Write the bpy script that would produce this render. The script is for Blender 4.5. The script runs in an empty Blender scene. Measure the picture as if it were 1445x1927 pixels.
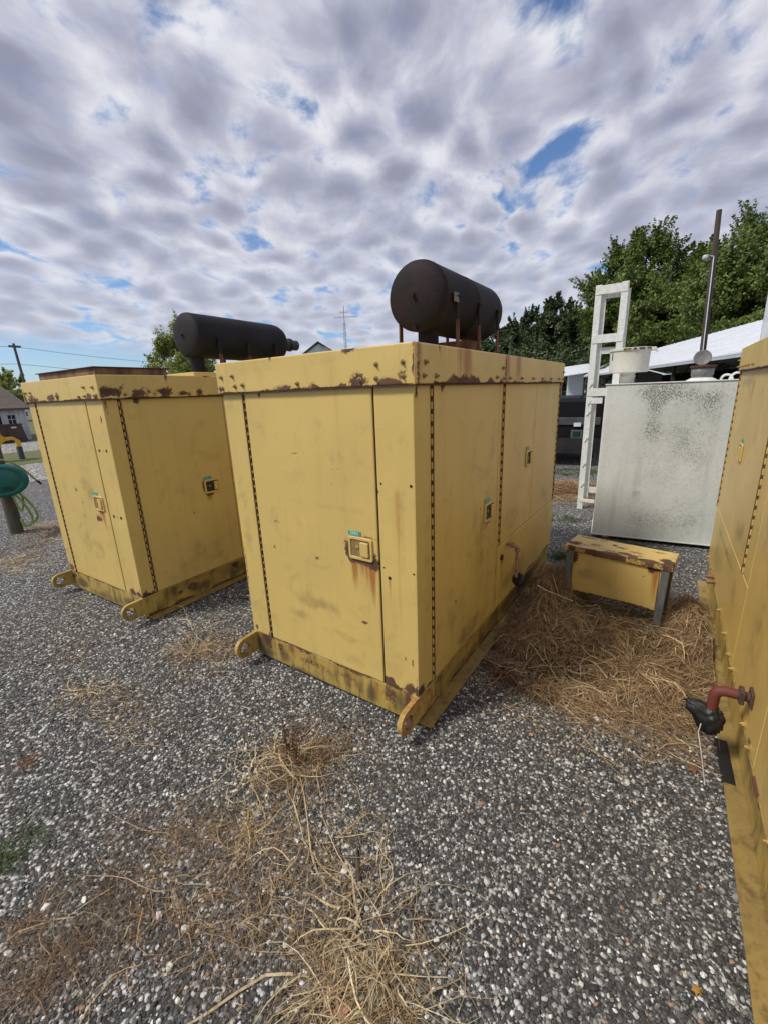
import bpy, math, random
import numpy as np
from mathutils import Vector, Matrix
random.seed(7); rng = np.random.default_rng(11)
sc = bpy.context.scene
col = sc.collection
R = math.radians

# ---------------------------------------------------------------- camera
CAMP = (0.8791645627937806, -1.4974162378787101, 1.6)
yaw, pitch, roll, fpx = -0.6076090929090984, 0.27189125160850525, -0.038309367508267786, 803.7259425098268
fw = np.array([math.sin(yaw)*math.cos(pitch), math.cos(yaw)*math.cos(pitch), -math.sin(pitch)])
r0 = np.array([math.cos(yaw), -math.sin(yaw), 0.]); u0 = np.cross(r0, fw)
cr = math.cos(roll)*r0+math.sin(roll)*u0; cu = -math.sin(roll)*r0+math.cos(roll)*u0
cd = bpy.data.cameras.new('camera'); cam = bpy.data.objects.new('camera', cd); col.objects.link(cam)
M4 = Matrix(((cr[0], cu[0], -fw[0], CAMP[0]), (cr[1], cu[1], -fw[1], CAMP[1]), (cr[2], cu[2], -fw[2], CAMP[2]), (0, 0, 0, 1)))
cam.matrix_world = M4
cd.sensor_fit = 'HORIZONTAL'; cd.sensor_width = 36; cd.lens = fpx/1445*36
cd.clip_start = 0.02; cd.clip_end = 3000
sc.camera = cam

# ---------------------------------------------------------------- light, sky, exposure
SUN_EL, SUN_AZ = R(50), R(218)     # azimuth clockwise from +Y
sd = bpy.data.lights.new('sun', 'SUN'); sd.energy = 1.65; sd.angle = R(12); sd.color = (1, .95, .86)
so = bpy.data.objects.new('sun', sd); col.objects.link(so)
sv = Vector((math.sin(SUN_AZ)*math.cos(SUN_EL), math.cos(SUN_AZ)*math.cos(SUN_EL), math.sin(SUN_EL)))
so.rotation_euler = (-sv).to_track_quat('-Z', 'Y').to_euler(); so.location = (0, 0, 40)
sc.view_settings.view_transform = 'Standard'; sc.view_settings.look = 'None'
sc.view_settings.exposure = 0.95; sc.view_settings.gamma = 1

class NT:
    """small node helper"""
    def __init__(s, tree): s.t = tree; s.n = tree.nodes; s.l = tree.links
    def node(s, typ, ins=None, **kw):
        n = s.n.new(typ)
        for k, v in kw.items(): setattr(n, k, v)
        for k, v in (ins or {}).items():
            if hasattr(v, 'is_linked') or hasattr(v, 'links'): s.l.new(v, n.inputs[k])
            else: n.inputs[k].default_value = v
        return n
    def math(s, op, a, b=0.0, c=0.0, clamp=False):
        n = s.node('ShaderNodeMath', {0: a, 1: b, 2: c}, operation=op); n.use_clamp = clamp; return n.outputs[0]
    def mix(s, f, a, b, mode='MIX'):
        n = s.n.new('ShaderNodeMix'); n.data_type = 'RGBA'; n.blend_type = mode
        for i, v in ((0, f), (6, a), (7, b)):
            if hasattr(v, 'links'): s.l.new(v, n.inputs[i])
            else: n.inputs[i].default_value = v if i == 0 else (tuple(v)+(1,))[:4]
        return n.outputs[2]
    def sstep(s, x, a, b):
        n = s.n.new('ShaderNodeMapRange'); n.interpolation_type = 'SMOOTHSTEP'
        s.l.new(x, n.inputs[0])
        for i, v in ((1, a), (2, b)):
            if hasattr(v, 'links'): s.l.new(v, n.inputs[i])
            else: n.inputs[i].default_value = v
        return n.outputs[0]
    def noise(s, vec, scale, detail=4, rough=.55, dist=0.0):
        n = s.node('ShaderNodeTexNoise', {'Scale': scale, 'Detail': detail, 'Roughness': rough, 'Distortion': dist})
        if vec is not None: s.l.new(vec, n.inputs['Vector'])
        return n.outputs[0]
    def mapping(s, vec, scale=(1, 1, 1), rot=(0, 0, 0), loc=(0, 0, 0)):
        n = s.node('ShaderNodeMapping', {'Vector': vec, 'Scale': scale, 'Rotation': rot, 'Location': loc}); return n.outputs[0]
    def ramp(s, f, stops, interp='LINEAR'):
        n = s.n.new('ShaderNodeValToRGB'); n.color_ramp.interpolation = interp
        e = n.color_ramp.elements
        while len(e) < len(stops): e.new(.5)
        for k, (p, c) in enumerate(stops): e[k].position = p; e[k].color = (tuple(c)+(1,))[:4]
        s.l.new(f, n.inputs[0]); return n.outputs[0]

w = bpy.data.worlds.new("World"); sc.world = w; w.use_nodes = True
T = NT(w.node_tree); w.node_tree.nodes.clear()
out = T.node('ShaderNodeOutputWorld'); bg = T.node('ShaderNodeBackground', {'Strength': 0.1}); T.l.new(bg.outputs[0], out.inputs[0])
sky = T.node('ShaderNodeTexSky', sky_type='NISHITA', sun_disc=False, sun_elevation=SUN_EL, sun_rotation=SUN_AZ, air_density=1.0, dust_density=.6, ozone_density=2.0)
tc = T.node('ShaderNodeTexCoord').outputs['Generated']
sep = T.node('ShaderNodeSeparateXYZ', {0: tc})
zz = T.math('MAXIMUM', sep.outputs[2], 0.0)
den = T.math('ADD', zz, 0.21)
ux = T.math('DIVIDE', sep.outputs[0], den); uy = T.math('DIVIDE', sep.outputs[1], den)
uv = T.node('ShaderNodeCombineXYZ', {0: ux, 1: uy, 2: 0.0}).outputs[0]
uvm = T.mapping(T.mapping(uv, rot=(0, 0, R(-118))), scale=(.84, 1.0, 1), loc=(7.3, 2.2, 0))
wn = T.node('ShaderNodeTexNoise', {'Vector': uvm, 'Scale': 2.4, 'Detail': 2.0, 'Roughness': .5})
off = T.node('ShaderNodeVectorMath', {0: wn.outputs[1], 1: (.5, .5, .5)}, operation='SUBTRACT').outputs[0]
off = T.node('ShaderNodeVectorMath', {0: off, 3: .20}, operation='SCALE').outputs[0]
uvw = T.node('ShaderNodeVectorMath', {0: uvm, 1: off}, operation='ADD').outputs[0]
vor = T.node('ShaderNodeTexVoronoi', {'Vector': uvw, 'Scale': 7.6, 'Smoothness': .6, 'Randomness': 1.0}, feature='SMOOTH_F1').outputs[0]
fine = T.noise(uvw, 13.0, 7, .58)
mid = T.noise(uvw, 4.0, 2, .5)
big = T.noise(uvm, 2.0, 3, .5)
puff = T.math('SUBTRACT', 1.0, T.math('MULTIPLY', vor, 1.3))
d1 = T.math('ADD', T.math('MULTIPLY', puff, .44), T.math('MULTIPLY', fine, .50))
d1 = T.math('ADD', d1, T.math('MULTIPLY', mid, .26))
dens = T.math('ADD', d1, T.math('MULTIPLY', T.math('SUBTRACT', big, .5), .70))
cover = T.sstep(dens, .235, .45)
# clear strip low on the western horizon
lf = T.math('ADD', T.math('MULTIPLY', sep.outputs[0], -.99), T.math('MULTIPLY', sep.outputs[1], .1))
lf = T.sstep(lf, .80, .97)
lowcut = T.sstep(sep.outputs[2], T.math('ADD', T.math('MULTIPLY', lf, .065), .004), T.math('ADD', T.math('MULTIPLY', lf, .05), .085))
lowc = T.math('ADD', lowcut, T.math('MULTIPLY', T.math('SUBTRACT', fine, .5), 1.2), clamp=True)
cover = T.math('MULTIPLY', cover, T.math('MULTIPLY', lowc, lowcut, clamp=True))
mid2 = T.noise(uvw, 6.4, 5, .55)
sh = T.math('ADD', T.math('MULTIPLY', puff, .50), T.math('MULTIPLY', mid2, .80))
sh = T.math('ADD', sh, T.math('MULTIPLY', T.math('SUBTRACT', fine, .5), .12))
sh = T.math('ADD', sh, T.math('MULTIPLY', T.math('SUBTRACT', big, .5), .45))
ccol = T.ramp(T.sstep(sh, .30, .90), [(0, (4.3, 4.35, 4.6)), (.22, (3.4, 3.42, 3.85)), (.5, (2.55, 2.6, 3.15)), (1, (1.6, 1.65, 2.15))])
skc = T.mix(1.0, sky.outputs[0], (.50, .58, .70), 'MULTIPLY')
horiz = T.sstep(sep.outputs[2], .02, .42)
ccol = T.mix(T.math('MULTIPLY', T.math('SUBTRACT', 1.0, horiz), .62), ccol, (3.15, 3.3, 3.85))
fin = T.mix(T.math('MULTIPLY', cover, .97), skc, ccol)
T.l.new(fin, bg.inputs[0])

# ---------------------------------------------------------------- object helpers
def tag(o, label=None, cat=None, group=None, kind=None):
    if label: o['label'] = label
    if cat: o['category'] = cat
    if group: o['group'] = group
    if kind: o['kind'] = kind
    return o
def empty(name, loc=(0, 0, 0), rz=0, label=None, cat=None, group=None):
    o = bpy.data.objects.new(name, None); col.objects.link(o); o.location = loc; o.rotation_euler = (0, 0, rz)
    o.empty_display_size = .2
    return tag(o, label, cat, group)
def link(name, me, mats, parent):
    for m in mats: me.materials.append(m)
    o = bpy.data.objects.new(name, me); col.objects.link(o)
    if parent is not None: o.parent = parent
    return o

def npmesh(name, V, F, mats, parent=None, mi=None, smooth=False, attr=None, fattr=None):
    """V (n,3), F (m,k) with constant k"""
    V = np.ascontiguousarray(V, dtype=np.float32); F = np.ascontiguousarray(F, dtype=np.int32)
    me = bpy.data.meshes.new(name); k = F.shape[1]
    me.vertices.add(len(V)); me.vertices.foreach_set('co', V.ravel())
    me.loops.add(F.size); me.loops.foreach_set('vertex_index', F.ravel())
    me.polygons.add(len(F)); me.polygons.foreach_set('loop_start', np.arange(0, F.size, k, dtype=np.int32))
    me.polygons.foreach_set('loop_total', np.full(len(F), k, dtype=np.int32))
    if mi is not None: me.polygons.foreach_set('material_index', np.asarray(mi, dtype=np.int32))
    me.polygons.foreach_set('use_smooth', np.full(len(F), bool(smooth)) if not isinstance(smooth, np.ndarray) else smooth)
    me.update(calc_edges=True)
    if attr is not None:
        a = me.color_attributes.new('st', 'FLOAT_COLOR', 'POINT')
        A = np.ones((len(V), 4), np.float32); A[:, :attr.shape[1]] = attr; a.data.foreach_set('color', A.ravel())
    if fattr is not None:
        a = me.attributes.new('st', 'FLOAT_COLOR', 'FACE')
        A = np.ones((len(F), 4), np.float32); A[:, :fattr.shape[1]] = fattr; a.data.foreach_set('color', A.ravel())
    return link(name, me, mats, parent)

class MB:
    def __init__(s): s.v = []; s.f = []; s.m = []; s.s = []
    def add(s, vs, fs, mi=0, smooth=False):
        b = len(s.v); s.v += [tuple(map(float, v)) for v in vs]
        for f in fs: s.f.append([b+i for i in f]); s.m.append(mi); s.s.append(smooth)
        return s
    def box(s, x0, x1, y0, y1, z0, z1, mi=0, b=0.0, M=None):
        if b > 0:
            b = min(b, (x1-x0)*.45, (y1-y0)*.45, (z1-z0)*.45)
            bm = bmesh.new(); bmesh.ops.create_cube(bm, size=1)
            for v in bm.verts: v.co = ((x0+x1)/2+v.co.x*(x1-x0), (y0+y1)/2+v.co.y*(y1-y0), (z0+z1)/2+v.co.z*(z1-z0))
            bmesh.ops.bevel(bm, geom=bm.edges[:], offset=b, segments=2, profile=.5, affect='EDGES')
            bm.verts.index_update()
            vs = [v.co.copy() for v in bm.verts]; fs = [[v.index for v in f.verts] for f in bm.faces]; bm.free()
        else:
            vs = [Vector(p) for p in ((x0,y0,z0),(x1,y0,z0),(x1,y1,z0),(x0,y1,z0),(x0,y0,z1),(x1,y0,z1),(x1,y1,z1),(x0,y1,z1))]
            fs = [(0,3,2,1),(4,5,6,7),(0,1,5,4),(1,2,6,5),(2,3,7,6),(3,0,4,7)]
        if M is not None: vs = [M @ v for v in vs]
        return s.add(vs, fs, mi)
    def bar(s, a, b, w, h, mi=0, bev=0.0, up=(0, 0, 1)):
        a = Vector(a); b = Vector(b); d = b-a; L = d.length; z = d.normalized(); up = Vector(up)
        if abs(z.dot(up)) > .98: up = Vector((0, 1, 0))
        x = up.cross(z).normalized(); y = z.cross(x)
        M = Matrix(((x.x, y.x, z.x, a.x), (x.y, y.y, z.y, a.y), (x.z, y.z, z.z, a.z), (0, 0, 0, 1)))
        return s.box(-w/2, w/2, -h/2, h/2, 0, L, mi, bev, M)
    def tube(s, pts, rad, n=10, mi=0, caps=True, smooth=True):
        pts = [Vector(p) for p in pts]; k = len(pts)
        if not hasattr(rad, '__len__'): rad = [rad]*k
        vs = []; prev = None
        for i, p in enumerate(pts):
            t = (pts[min(i+1, k-1)]-pts[max(i-1, 0)]).normalized()
            if prev is None:
                a = Vector((0, 0, 1)) if abs(t.z) < .9 else Vector((1, 0, 0)); x = a.cross(t).normalized()
            else: x = (prev-t*prev.dot(t)).normalized()
            prev = x; y = t.cross(x)
            for j in range(n):
                an = 2*math.pi*j/n; vs.append(p+(x*math.cos(an)+y*math.sin(an))*rad[i])
        fs = [(i*n+j, i*n+(j+1) % n, (i+1)*n+(j+1) % n, (i+1)*n+j) for i in range(k-1) for j in range(n)]
        s.add(vs, fs, mi, smooth)
        if caps:
            s.add(vs[:n], [list(range(n))[::-1]], mi); s.add(vs[-n:], [list(range(n))], mi)
        return s
    def lathe(s, prof, n=32, mi=0, M=None, smooth=True):
        """prof (r,h) list round local Z"""
        M = M or Matrix.Identity(4); vs = []; k = len(prof)
        for r, h in prof:
            for j in range(n): an = 2*math.pi*j/n; vs.append(M @ Vector((r*math.cos(an), r*math.sin(an), h)))
        fs = [(i*n+j, i*n+(j+1) % n, (i+1)*n+(j+1) % n, (i+1)*n+j) for i in range(k-1) for j in range(n)]
        s.add(vs, fs, mi, smooth)
        if prof[0][0] > 1e-4: s.add(vs[:n], [list(range(n))[::-1]], mi)
        if prof[-1][0] > 1e-4: s.add(vs[-n:], [list(range(n))], mi)
        return s
    def prism(s, poly, t, M, mi=0, holes=None):
        """poly in local XY extruded along local Z by t"""
        n = len(poly); vs = [M @ Vector((x, y, 0)) for x, y in poly]+[M @ Vector((x, y, t)) for x, y in poly]
        fs = [list(range(n))[::-1], list(range(n, 2*n))]+[(i, (i+1) % n, n+(i+1) % n, n+i) for i in range(n)]
        return s.add(vs, fs, mi)
    def build(s, name, mats, parent=None):
        if not isinstance(mats, (list, tuple)): mats = [mats]
        me = bpy.data.meshes.new(name); me.from_pydata(s.v, [], s.f)
        me.polygons.foreach_set('material_index', s.m); me.polygons.foreach_set('use_smooth', s.s); me.update()
        return link(name, me, mats, parent)
import bmesh
def frameM(o, x, y, z):
    x = Vector(x); y = Vector(y); z = Vector(z)
    return Matrix(((x.x, y.x, z.x, o[0]), (x.y, y.y, z.y, o[1]), (x.z, y.z, z.z, o[2]), (0, 0, 0, 1)))

# value noise in numpy
def vnoise(x, y, seed=0):
    xi = np.floor(x).astype(np.int64); yi = np.floor(y).astype(np.int64); xf = x-xi; yf = y-yi
    def h(a, b):
        v = (a*374761393+b*668265263+seed*974711) & 0xffffffff
        v = ((v ^ (v >> 13))*1274126177) & 0xffffffff
        return ((v ^ (v >> 16)) & 0xffff)/65535.
    sx = xf*xf*(3-2*xf); sy = yf*yf*(3-2*yf)
    return (h(xi, yi)*(1-sx)+h(xi+1, yi)*sx)*(1-sy)+(h(xi, yi+1)*(1-sx)+h(xi+1, yi+1)*sx)*sy
def fbm(x, y, seed=0, o=4):
    t = 0; a = .5; n = 0
    for k in range(o): t = t+a*vnoise(x*2**k, y*2**k, seed+k); n += a; a *= .5
    return t/n

# ---------------------------------------------------------------- materials
def newmat(name):
    m = bpy.data.materials.new(name); m.use_nodes = True; t = NT(m.node_tree); m.node_tree.nodes.clear()
    o = t.node('ShaderNodeOutputMaterial'); p = t.node('ShaderNodeBsdfPrincipled'); t.l.new(p.outputs[0], o.inputs[0])
    return m, t, p, o
def bump(t, p, h, strength=.3, dist=.002):
    b = t.node('ShaderNodeBump', {'Height': h, 'Strength': strength, 'Distance': dist}); t.l.new(b.outputs[0], p.inputs['Normal'])
def setc(t, p, c):
    if hasattr(c, 'links'): t.l.new(c, p.inputs['Base Color'])
    else: p.inputs['Base Color'].default_value = (tuple(c)+(1,))[:4]
def simple(name, c1, c2=None, rough=.6, metal=0, scale=8, bs=.2, bd=.002, detail=5, stretch=(1, 1, 1), bscale=None):
    m, t, p, o = newmat(name); c2 = c2 or tuple(x*.7 for x in c1)
    tcn = t.node('ShaderNodeTexCoord').outputs['Object']; v = t.mapping(tcn, scale=stretch)
    n = t.noise(v, scale, detail, .6)
    setc(t, p, t.mix(t.sstep(n, .3, .7), c1, c2))
    p.inputs['Metallic'].default_value = metal
    t.l.new(t.math('ADD', t.math('MULTIPLY', n, .25), rough-.12), p.inputs['Roughness'])
    bump(t, p, t.noise(v, bscale or scale*6, 3, .6), bs, bd)
    return m
def paint(name, base, base2, rustc=(.068, .034, .018), wear=1.0, rough=.42, streak=0):
    """weathered paint; vertex attribute st: R rust scabs, G orange run-off, B grime"""
    m, t, p, o = newmat(name)
    oc = t.node('ShaderNodeTexCoord').outputs['Object']
    at = t.node('ShaderNodeAttribute', attribute_name='st'); s = t.node('ShaderNodeSeparateColor', {0: at.outputs[0]})
    rn = t.noise(oc, 70, 8, .72); rl = t.noise(oc, 9, 4, .6)
    big = t.noise(oc, 1.7, 4, .55)
    c = t.mix(t.sstep(big, .3, .72), base, base2)
    # dull handled patches and vertical wash marks
    wv = t.mapping(oc, scale=(14, 14, .9)); wash = t.noise(wv, 1.0, 5, .6)
    c = t.mix(t.math('MULTIPLY', t.sstep(wash, .52, .8), .35*wear), c, tuple(x*.72 for x in base2))
    sm = t.noise(oc, 5.0, 6, .7, .6)
    c = t.mix(t.math('MULTIPLY', t.sstep(sm, .52, .72), .42*wear), c, (base2[0]*.62, base2[1]*.62, base2[2]*.75))
    if streak > 0:
        st1 = t.noise(t.mapping(oc, scale=(26, 26, 2.2)), 1.0, 5, .65); st2 = t.noise(oc, 6, 5, .65)
        sk_ = t.sstep(t.math('ADD', t.math('MULTIPLY', st1, .55), t.math('MULTIPLY', st2, .5)), .48, .68)
        c = t.mix(t.math('MULTIPLY', sk_, streak), c, (.13, .085, .035))
        c = t.mix(t.math('MULTIPLY', t.sstep(rn, .58, .72), streak*.8), c, (.10, .055, .03))
    # fine speckle
    sp = t.node('ShaderNodeTexVoronoi', {'Vector': oc, 'Scale': 26.0, 'Randomness': 1.0}); spn = t.noise(oc, 3.2, 3, .6)
    spm = t.math('MULTIPLY', t.math('LESS_THAN', sp.outputs[0], .075), t.sstep(spn, .55, .62))
    c = t.mix(t.math('MULTIPLY', spm, .75), c, (.10, .055, .03))
    hs = t.noise(oc, 320, 2, .5)
    c = t.mix(t.math('MULTIPLY', t.sstep(hs, .55, .75), .14), c, tuple(x*.6 for x in base2))
    # grime
    gm = t.sstep(t.math('ADD', s.outputs[2], t.math('MULTIPLY', t.math('SUBTRACT', rl, .5), .9)), .13, .85)
    c = t.mix(t.math('MULTIPLY', gm, .85), c, (.075, .055, .035))
    # run-off
    dv = t.mapping(oc, scale=(60, 60, 2.5)); dn = t.noise(dv, 1.0, 3, .5)
    dm = t.sstep(t.math('ADD', s.outputs[1], t.math('MULTIPLY', t.math('SUBTRACT', dn, .5), .7)), .12, .85)
    c = t.mix(t.math('MULTIPLY', dm, .85), c, (.33, .115, .02))
    # scabs
    rs = t.math('ADD', s.outputs[0], t.math('MULTIPLY', t.math('SUBTRACT', rn, .5), 1.7))
    halo = t.sstep(rs, .24, .55); core = t.sstep(rs, .46, .60)
    c = t.mix(t.math('MULTIPLY', halo, .55), c, (.27, .12, .035))
    rc = t.mix(t.sstep(rl, .35, .65), rustc, tuple(x*2.1 for x in rustc))
    c = t.mix(core, c, rc)
    setc(t, p, c)
    t.l.new(t.math('ADD', t.math('MULTIPLY', core, .4), t.math('ADD', t.math('MULTIPLY', big, .2), rough-.1)), p.inputs['Roughness'])
    h = t.math('ADD', t.math('MULTIPLY', core, -.5), t.math('MULTIPLY', rn, .25))
    h = t.math('ADD', h, t.math('MULTIPLY', t.noise(oc, 160, 2, .5), .12))
    bump(t, p, h, .35, .002)
    return m
YEL = paint('yellow_paint', (.655, .475, .15), (.58, .42, .135))
YELB = paint('yellow_base_paint', (.50, .35, .085), (.38, .265, .075), wear=1.8, streak=.95)
YELR = paint('yellow_paint_glossy', (.66, .46, .13), (.57, .40, .12), rough=.34)
DARK = simple('dark_gap', (.018, .014, .010), (.03, .02, .015), .9)
RUST = simple('rusty_iron', (.085, .035, .02), (.04, .02, .014), .9, scale=30, bs=.5)
ORUST = simple('orange_rust', (.22, .085, .035), (.07, .03, .02), .9, scale=14, bs=.5, stretch=(1, 1, .4))
BOLTM = simple('bolt_steel', (.20, .13, .06), (.38, .26, .10), .6, scale=60)
YBOLT = simple('painted_bolt', (.55, .36, .10), (.30, .16, .06), .5, scale=60)
BLK = simple('black_metal', (.012, .012, .014), (.02, .02, .022), .45)
def muffler_mat(name='scorched_steel', ca=(.006, .005, .007), cb=(.018, .008, .008)):
    m, t, p, o = newmat(name); oc = t.node('ShaderNodeTexCoord').outputs['Object']
    n1 = t.noise(oc, 4.5, 5, .6); n2 = t.noise(oc, 110, 3, .7)
    c = t.mix(t.sstep(n1, .35, .68), ca, cb)
    c = t.mix(t.math('MULTIPLY', t.sstep(n2, .54, .68), .35), c, (.05, .045, .048))
    c = t.mix(t.math('MULTIPLY', t.sstep(t.noise(oc, 11, 6, .7), .62, .78), .4), c, (.06, .022, .016))
    setc(t, p, c); p.inputs['Roughness'].default_value = .72; p.inputs['Specular IOR Level'].default_value = .25
    bump(t, p, n2, .35, .0015); return m
MUF = muffler_mat(); MUFB = muffler_mat('charcoal_steel', (.011, .011, .014), (.02, .016, .02))
def tank_mat():
    m, t, p, o = newmat('mildewed_white_paint'); oc = t.node('ShaderNodeTexCoord').outputs['Object']
    at = t.node('ShaderNodeAttribute', attribute_name='st'); s = t.node('ShaderNodeSeparateColor', {0: at.outputs[0]})
    big = t.noise(oc, 2.0, 5, .6)
    c = t.mix(t.sstep(big, .3, .7), (.74, .76, .735), (.64, .67, .63))
    c = t.mix(t.math('MULTIPLY', t.sstep(t.noise(t.mapping(oc, scale=(9, 9, .8)), 1, 5, .6), .5, .75), .35), c, (.38, .40, .35))
    c = t.mix(t.math('MULTIPLY', t.sstep(t.noise(oc, 70, 3, .6), .45, .7), .25), c, (.34, .37, .33))
    v = t.node('ShaderNodeTexVoronoi', {'Vector': t.mapping(oc, scale=(1, 1, .7)), 'Scale': 105.0}); vd = v.outputs[0]
    n = t.noise(oc, 34, 5, .7)
    dens = t.math('ADD', t.math('MULTIPLY', s.outputs[2], .9), t.math('MULTIPLY', t.math('SUBTRACT', n, .5), 1.3))
    spot = t.math('LESS_THAN', vd, t.math('MULTIPLY', t.math('SUBTRACT', dens, .16, clamp=True), .58))
    c = t.mix(t.math('MULTIPLY', t.sstep(dens, .1, .9), .3), c, (.34, .36, .31))
    c = t.mix(t.math('MULTIPLY', spot, .72), c, (.12, .13, .105))
    c = t.mix(t.math('MULTIPLY', t.sstep(t.math('ADD', s.outputs[1], t.math('MULTIPLY', n, .4)), .5, 1.1), .6), c, (.34, .22, .10))
    rs = t.math('ADD', s.outputs[0], t.math('MULTIPLY', t.math('SUBTRACT', n, .5), 1.1))
    c = t.mix(t.sstep(rs, .45, .52), c, (.13, .05, .03))
    setc(t, p, c); p.inputs['Roughness'].default_value = .6
    bump(t, p, n, .25, .002); return m
TANK = tank_mat()
WHT = simple('chipped_white_paint', (.74, .75, .72), (.60, .61, .57), .6, scale=30, bs=.3)
GALV = simple('galvanised_steel', (.26, .28, .29), (.17, .18, .185), .45, metal=.55, scale=30, stretch=(1, 1, .3))
GREYC = simple('dull_grey_cast', (.20, .20, .19), (.13, .13, .125), .6, scale=30)
TAGM = simple('green_enamel', (.10, .42, .33), (.07, .33, .27), .4, scale=30)
WTXT = simple('white_lettering', (.75, .78, .74), (.6, .62, .6), .5)
REDM = simple('red_primer', (.17, .022, .014), (.12, .035, .025), .65, scale=25)
PLASTK = simple('black_plastic', (.008, .008, .009), (.015, .015, .015), .5, scale=18, bs=.6, bd=.01, bscale=16)
WIRE = simple('white_cable', (.62, .62, .55), None, .5)
WOODP = simple('weathered_post', (.13, .115, .085), (.07, .06, .045), .9, scale=5, stretch=(9, 9, 1), bs=.5, bd=.006)
POLEM = simple('grey_pole_wood', (.13, .115, .10), (.08, .07, .06), .9, scale=4, stretch=(8, 8, .6))
GREENP = simple('green_plastic', (.005, .13, .105), (.004, .10, .08), .35, scale=4)
HOSE = simple('green_hose', (.30, .42, .10), (.22, .33, .08), .5)
CYEL = simple('machine_yellow', (.75, .42, .02), (.6, .33, .02), .4, scale=6)

YELF = paint('flange_paint', (.36, .25, .075), (.24, .165, .06), wear=2.0, streak=.9)
# ---------------------------------------------------------------- ground
def gravel_mat(name, tint=(1, 1, 1), lift=1.0, scale=78):
    m, t, p, o = newmat(name); oc = t.node('ShaderNodeTexCoord').outputs['Object']
    wob = t.node('ShaderNodeTexNoise', {'Vector': oc, 'Scale': 60.0, 'Detail': 2.0})
    wv = t.node('ShaderNodeVectorMath', {0: wob.outputs[1], 3: .006}, operation='SCALE').outputs[0]
    vv = t.node('ShaderNodeVectorMath', {0: oc, 1: wv}, operation='ADD').outputs[0]
    v1 = t.node('ShaderNodeTexVoronoi', {'Vector': vv, 'Scale': float(scale)}); v2 = t.node('ShaderNodeTexVoronoi', {'Vector': vv, 'Scale': scale*1.9})
    s1 = t.node('ShaderNodeSeparateColor', {0: v1.outputs[1]}); s2 = t.node('ShaderNodeSeparateColor', {0: v2.outputs[1]})
    L = lift
    stops = [(0, (.035*L, .034*L, .034*L)), (.42, (.085*L, .082*L, .080*L)), (.66, (.15*L, .145*L, .14*L)), (.72, (.33*L, .32*L, .30*L)), (.88, (.50*L, .49*L, .46*L)), (1, (.66*L, .65*L, .62*L))]
    c1 = t.ramp(s1.outputs[0], stops); c2 = t.ramp(s2.outputs[0], [(a, tuple(x*.75 for x in b)) for a, b in stops])
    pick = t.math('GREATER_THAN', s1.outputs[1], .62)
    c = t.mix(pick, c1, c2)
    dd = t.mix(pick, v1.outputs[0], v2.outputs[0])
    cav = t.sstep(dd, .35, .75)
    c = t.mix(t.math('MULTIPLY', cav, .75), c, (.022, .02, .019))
    pat = t.noise(oc, 1.4, 5, .6)
    c = t.mix(t.math('MULTIPLY', t.sstep(pat, .48, .72), .45), c, (.075*L, .068*L, .06*L))
    c = t.mix(1.0, c, tuple(1.03*q for q in tint), 'MULTIPLY')
    setc(t, p, c); p.inputs['Roughness'].default_value = .85
    bump(t, p, t.math('SUBTRACT', 1.0, dd), .9, .006)
    return m
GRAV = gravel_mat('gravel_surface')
ROADM = gravel_mat('pale_road_gravel', (1.0, .98, .95), 2.1, 40)
def ground_height(x, y): return 0*x
# near part finely gridded so that the surface is not a perfect plane
gx = np.concatenate([[-1500, -300, -80, -30, -12], np.arange(-8, 5.01, .125), [12, 40, 150, 1500]])
gy = np.concatenate([[-800, -60, -12], np.arange(-4, 9.01, .125), [15, 40, 120, 400, 2500]])
GX, GY = np.meshgrid(gx, gy)
near = np.clip(1-np.hypot(GX+1, GY-1)/8, 0, 1)
GZ = (fbm(GX*1.3, GY*1.3, 3)-.5)*.022*near
V = np.stack([GX.ravel(), GY.ravel(), GZ.ravel()], 1); nx = len(gx); ny = len(gy)
ii, jj = np.meshgrid(np.arange(nx-1), np.arange(ny-1)); a = (jj*nx+ii).ravel()
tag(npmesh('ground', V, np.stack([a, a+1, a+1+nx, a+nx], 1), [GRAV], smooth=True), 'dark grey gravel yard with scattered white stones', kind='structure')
def gz(x, y): return (fbm(np.asarray(x, float)*1.3, np.asarray(y, float)*1.3, 3)-.5)*.022*np.clip(1-np.hypot(np.asarray(x)+1, np.asarray(y)-1)/8, 0, 1)

def sheet(name, pts, z, mat, label, kind='structure', th=.05):
    mb = MB(); n = len(pts)
    mb.prism(pts, th, Matrix.Translation((0, 0, z-th)))
    return tag(mb.build(name, mat), label, kind=kind)
GRASSM = simple('short_grass', (.075, .10, .030), (.16, .15, .06), .9, scale=9, bs=.6, bd=.02)
# strips run north-south left of the yard
sheet('road', [(-14.0, -40), (-10.3, -40), (-11.4, 80), (-15.2, 80)], .012, ROADM, 'pale gravel lane beside the generators yard')
sheet('grass_verge', [(-18.2, -40), (-14.0, -40), (-15.2, 80), (-20, 80)], .020, GRASSM, 'short green grass strip between two gravel lanes')
sheet('far_road', [(-24.0, -40), (-18.2, -40), (-20, 80), (-26, 80)], .012, ROADM, 'second pale lane in front of the old barn')
sheet('far_grass', [(-90, -40), (-24.0, -40), (-26, 120), (-90, 120)], .020, GRASSM, 'grass round the old white barn')
sheet('back_grass', [(-60, 60), (60, 48), (140, 160), (-200, 240)], .014, GRASSM, 'grass under the trees far behind')

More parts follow.
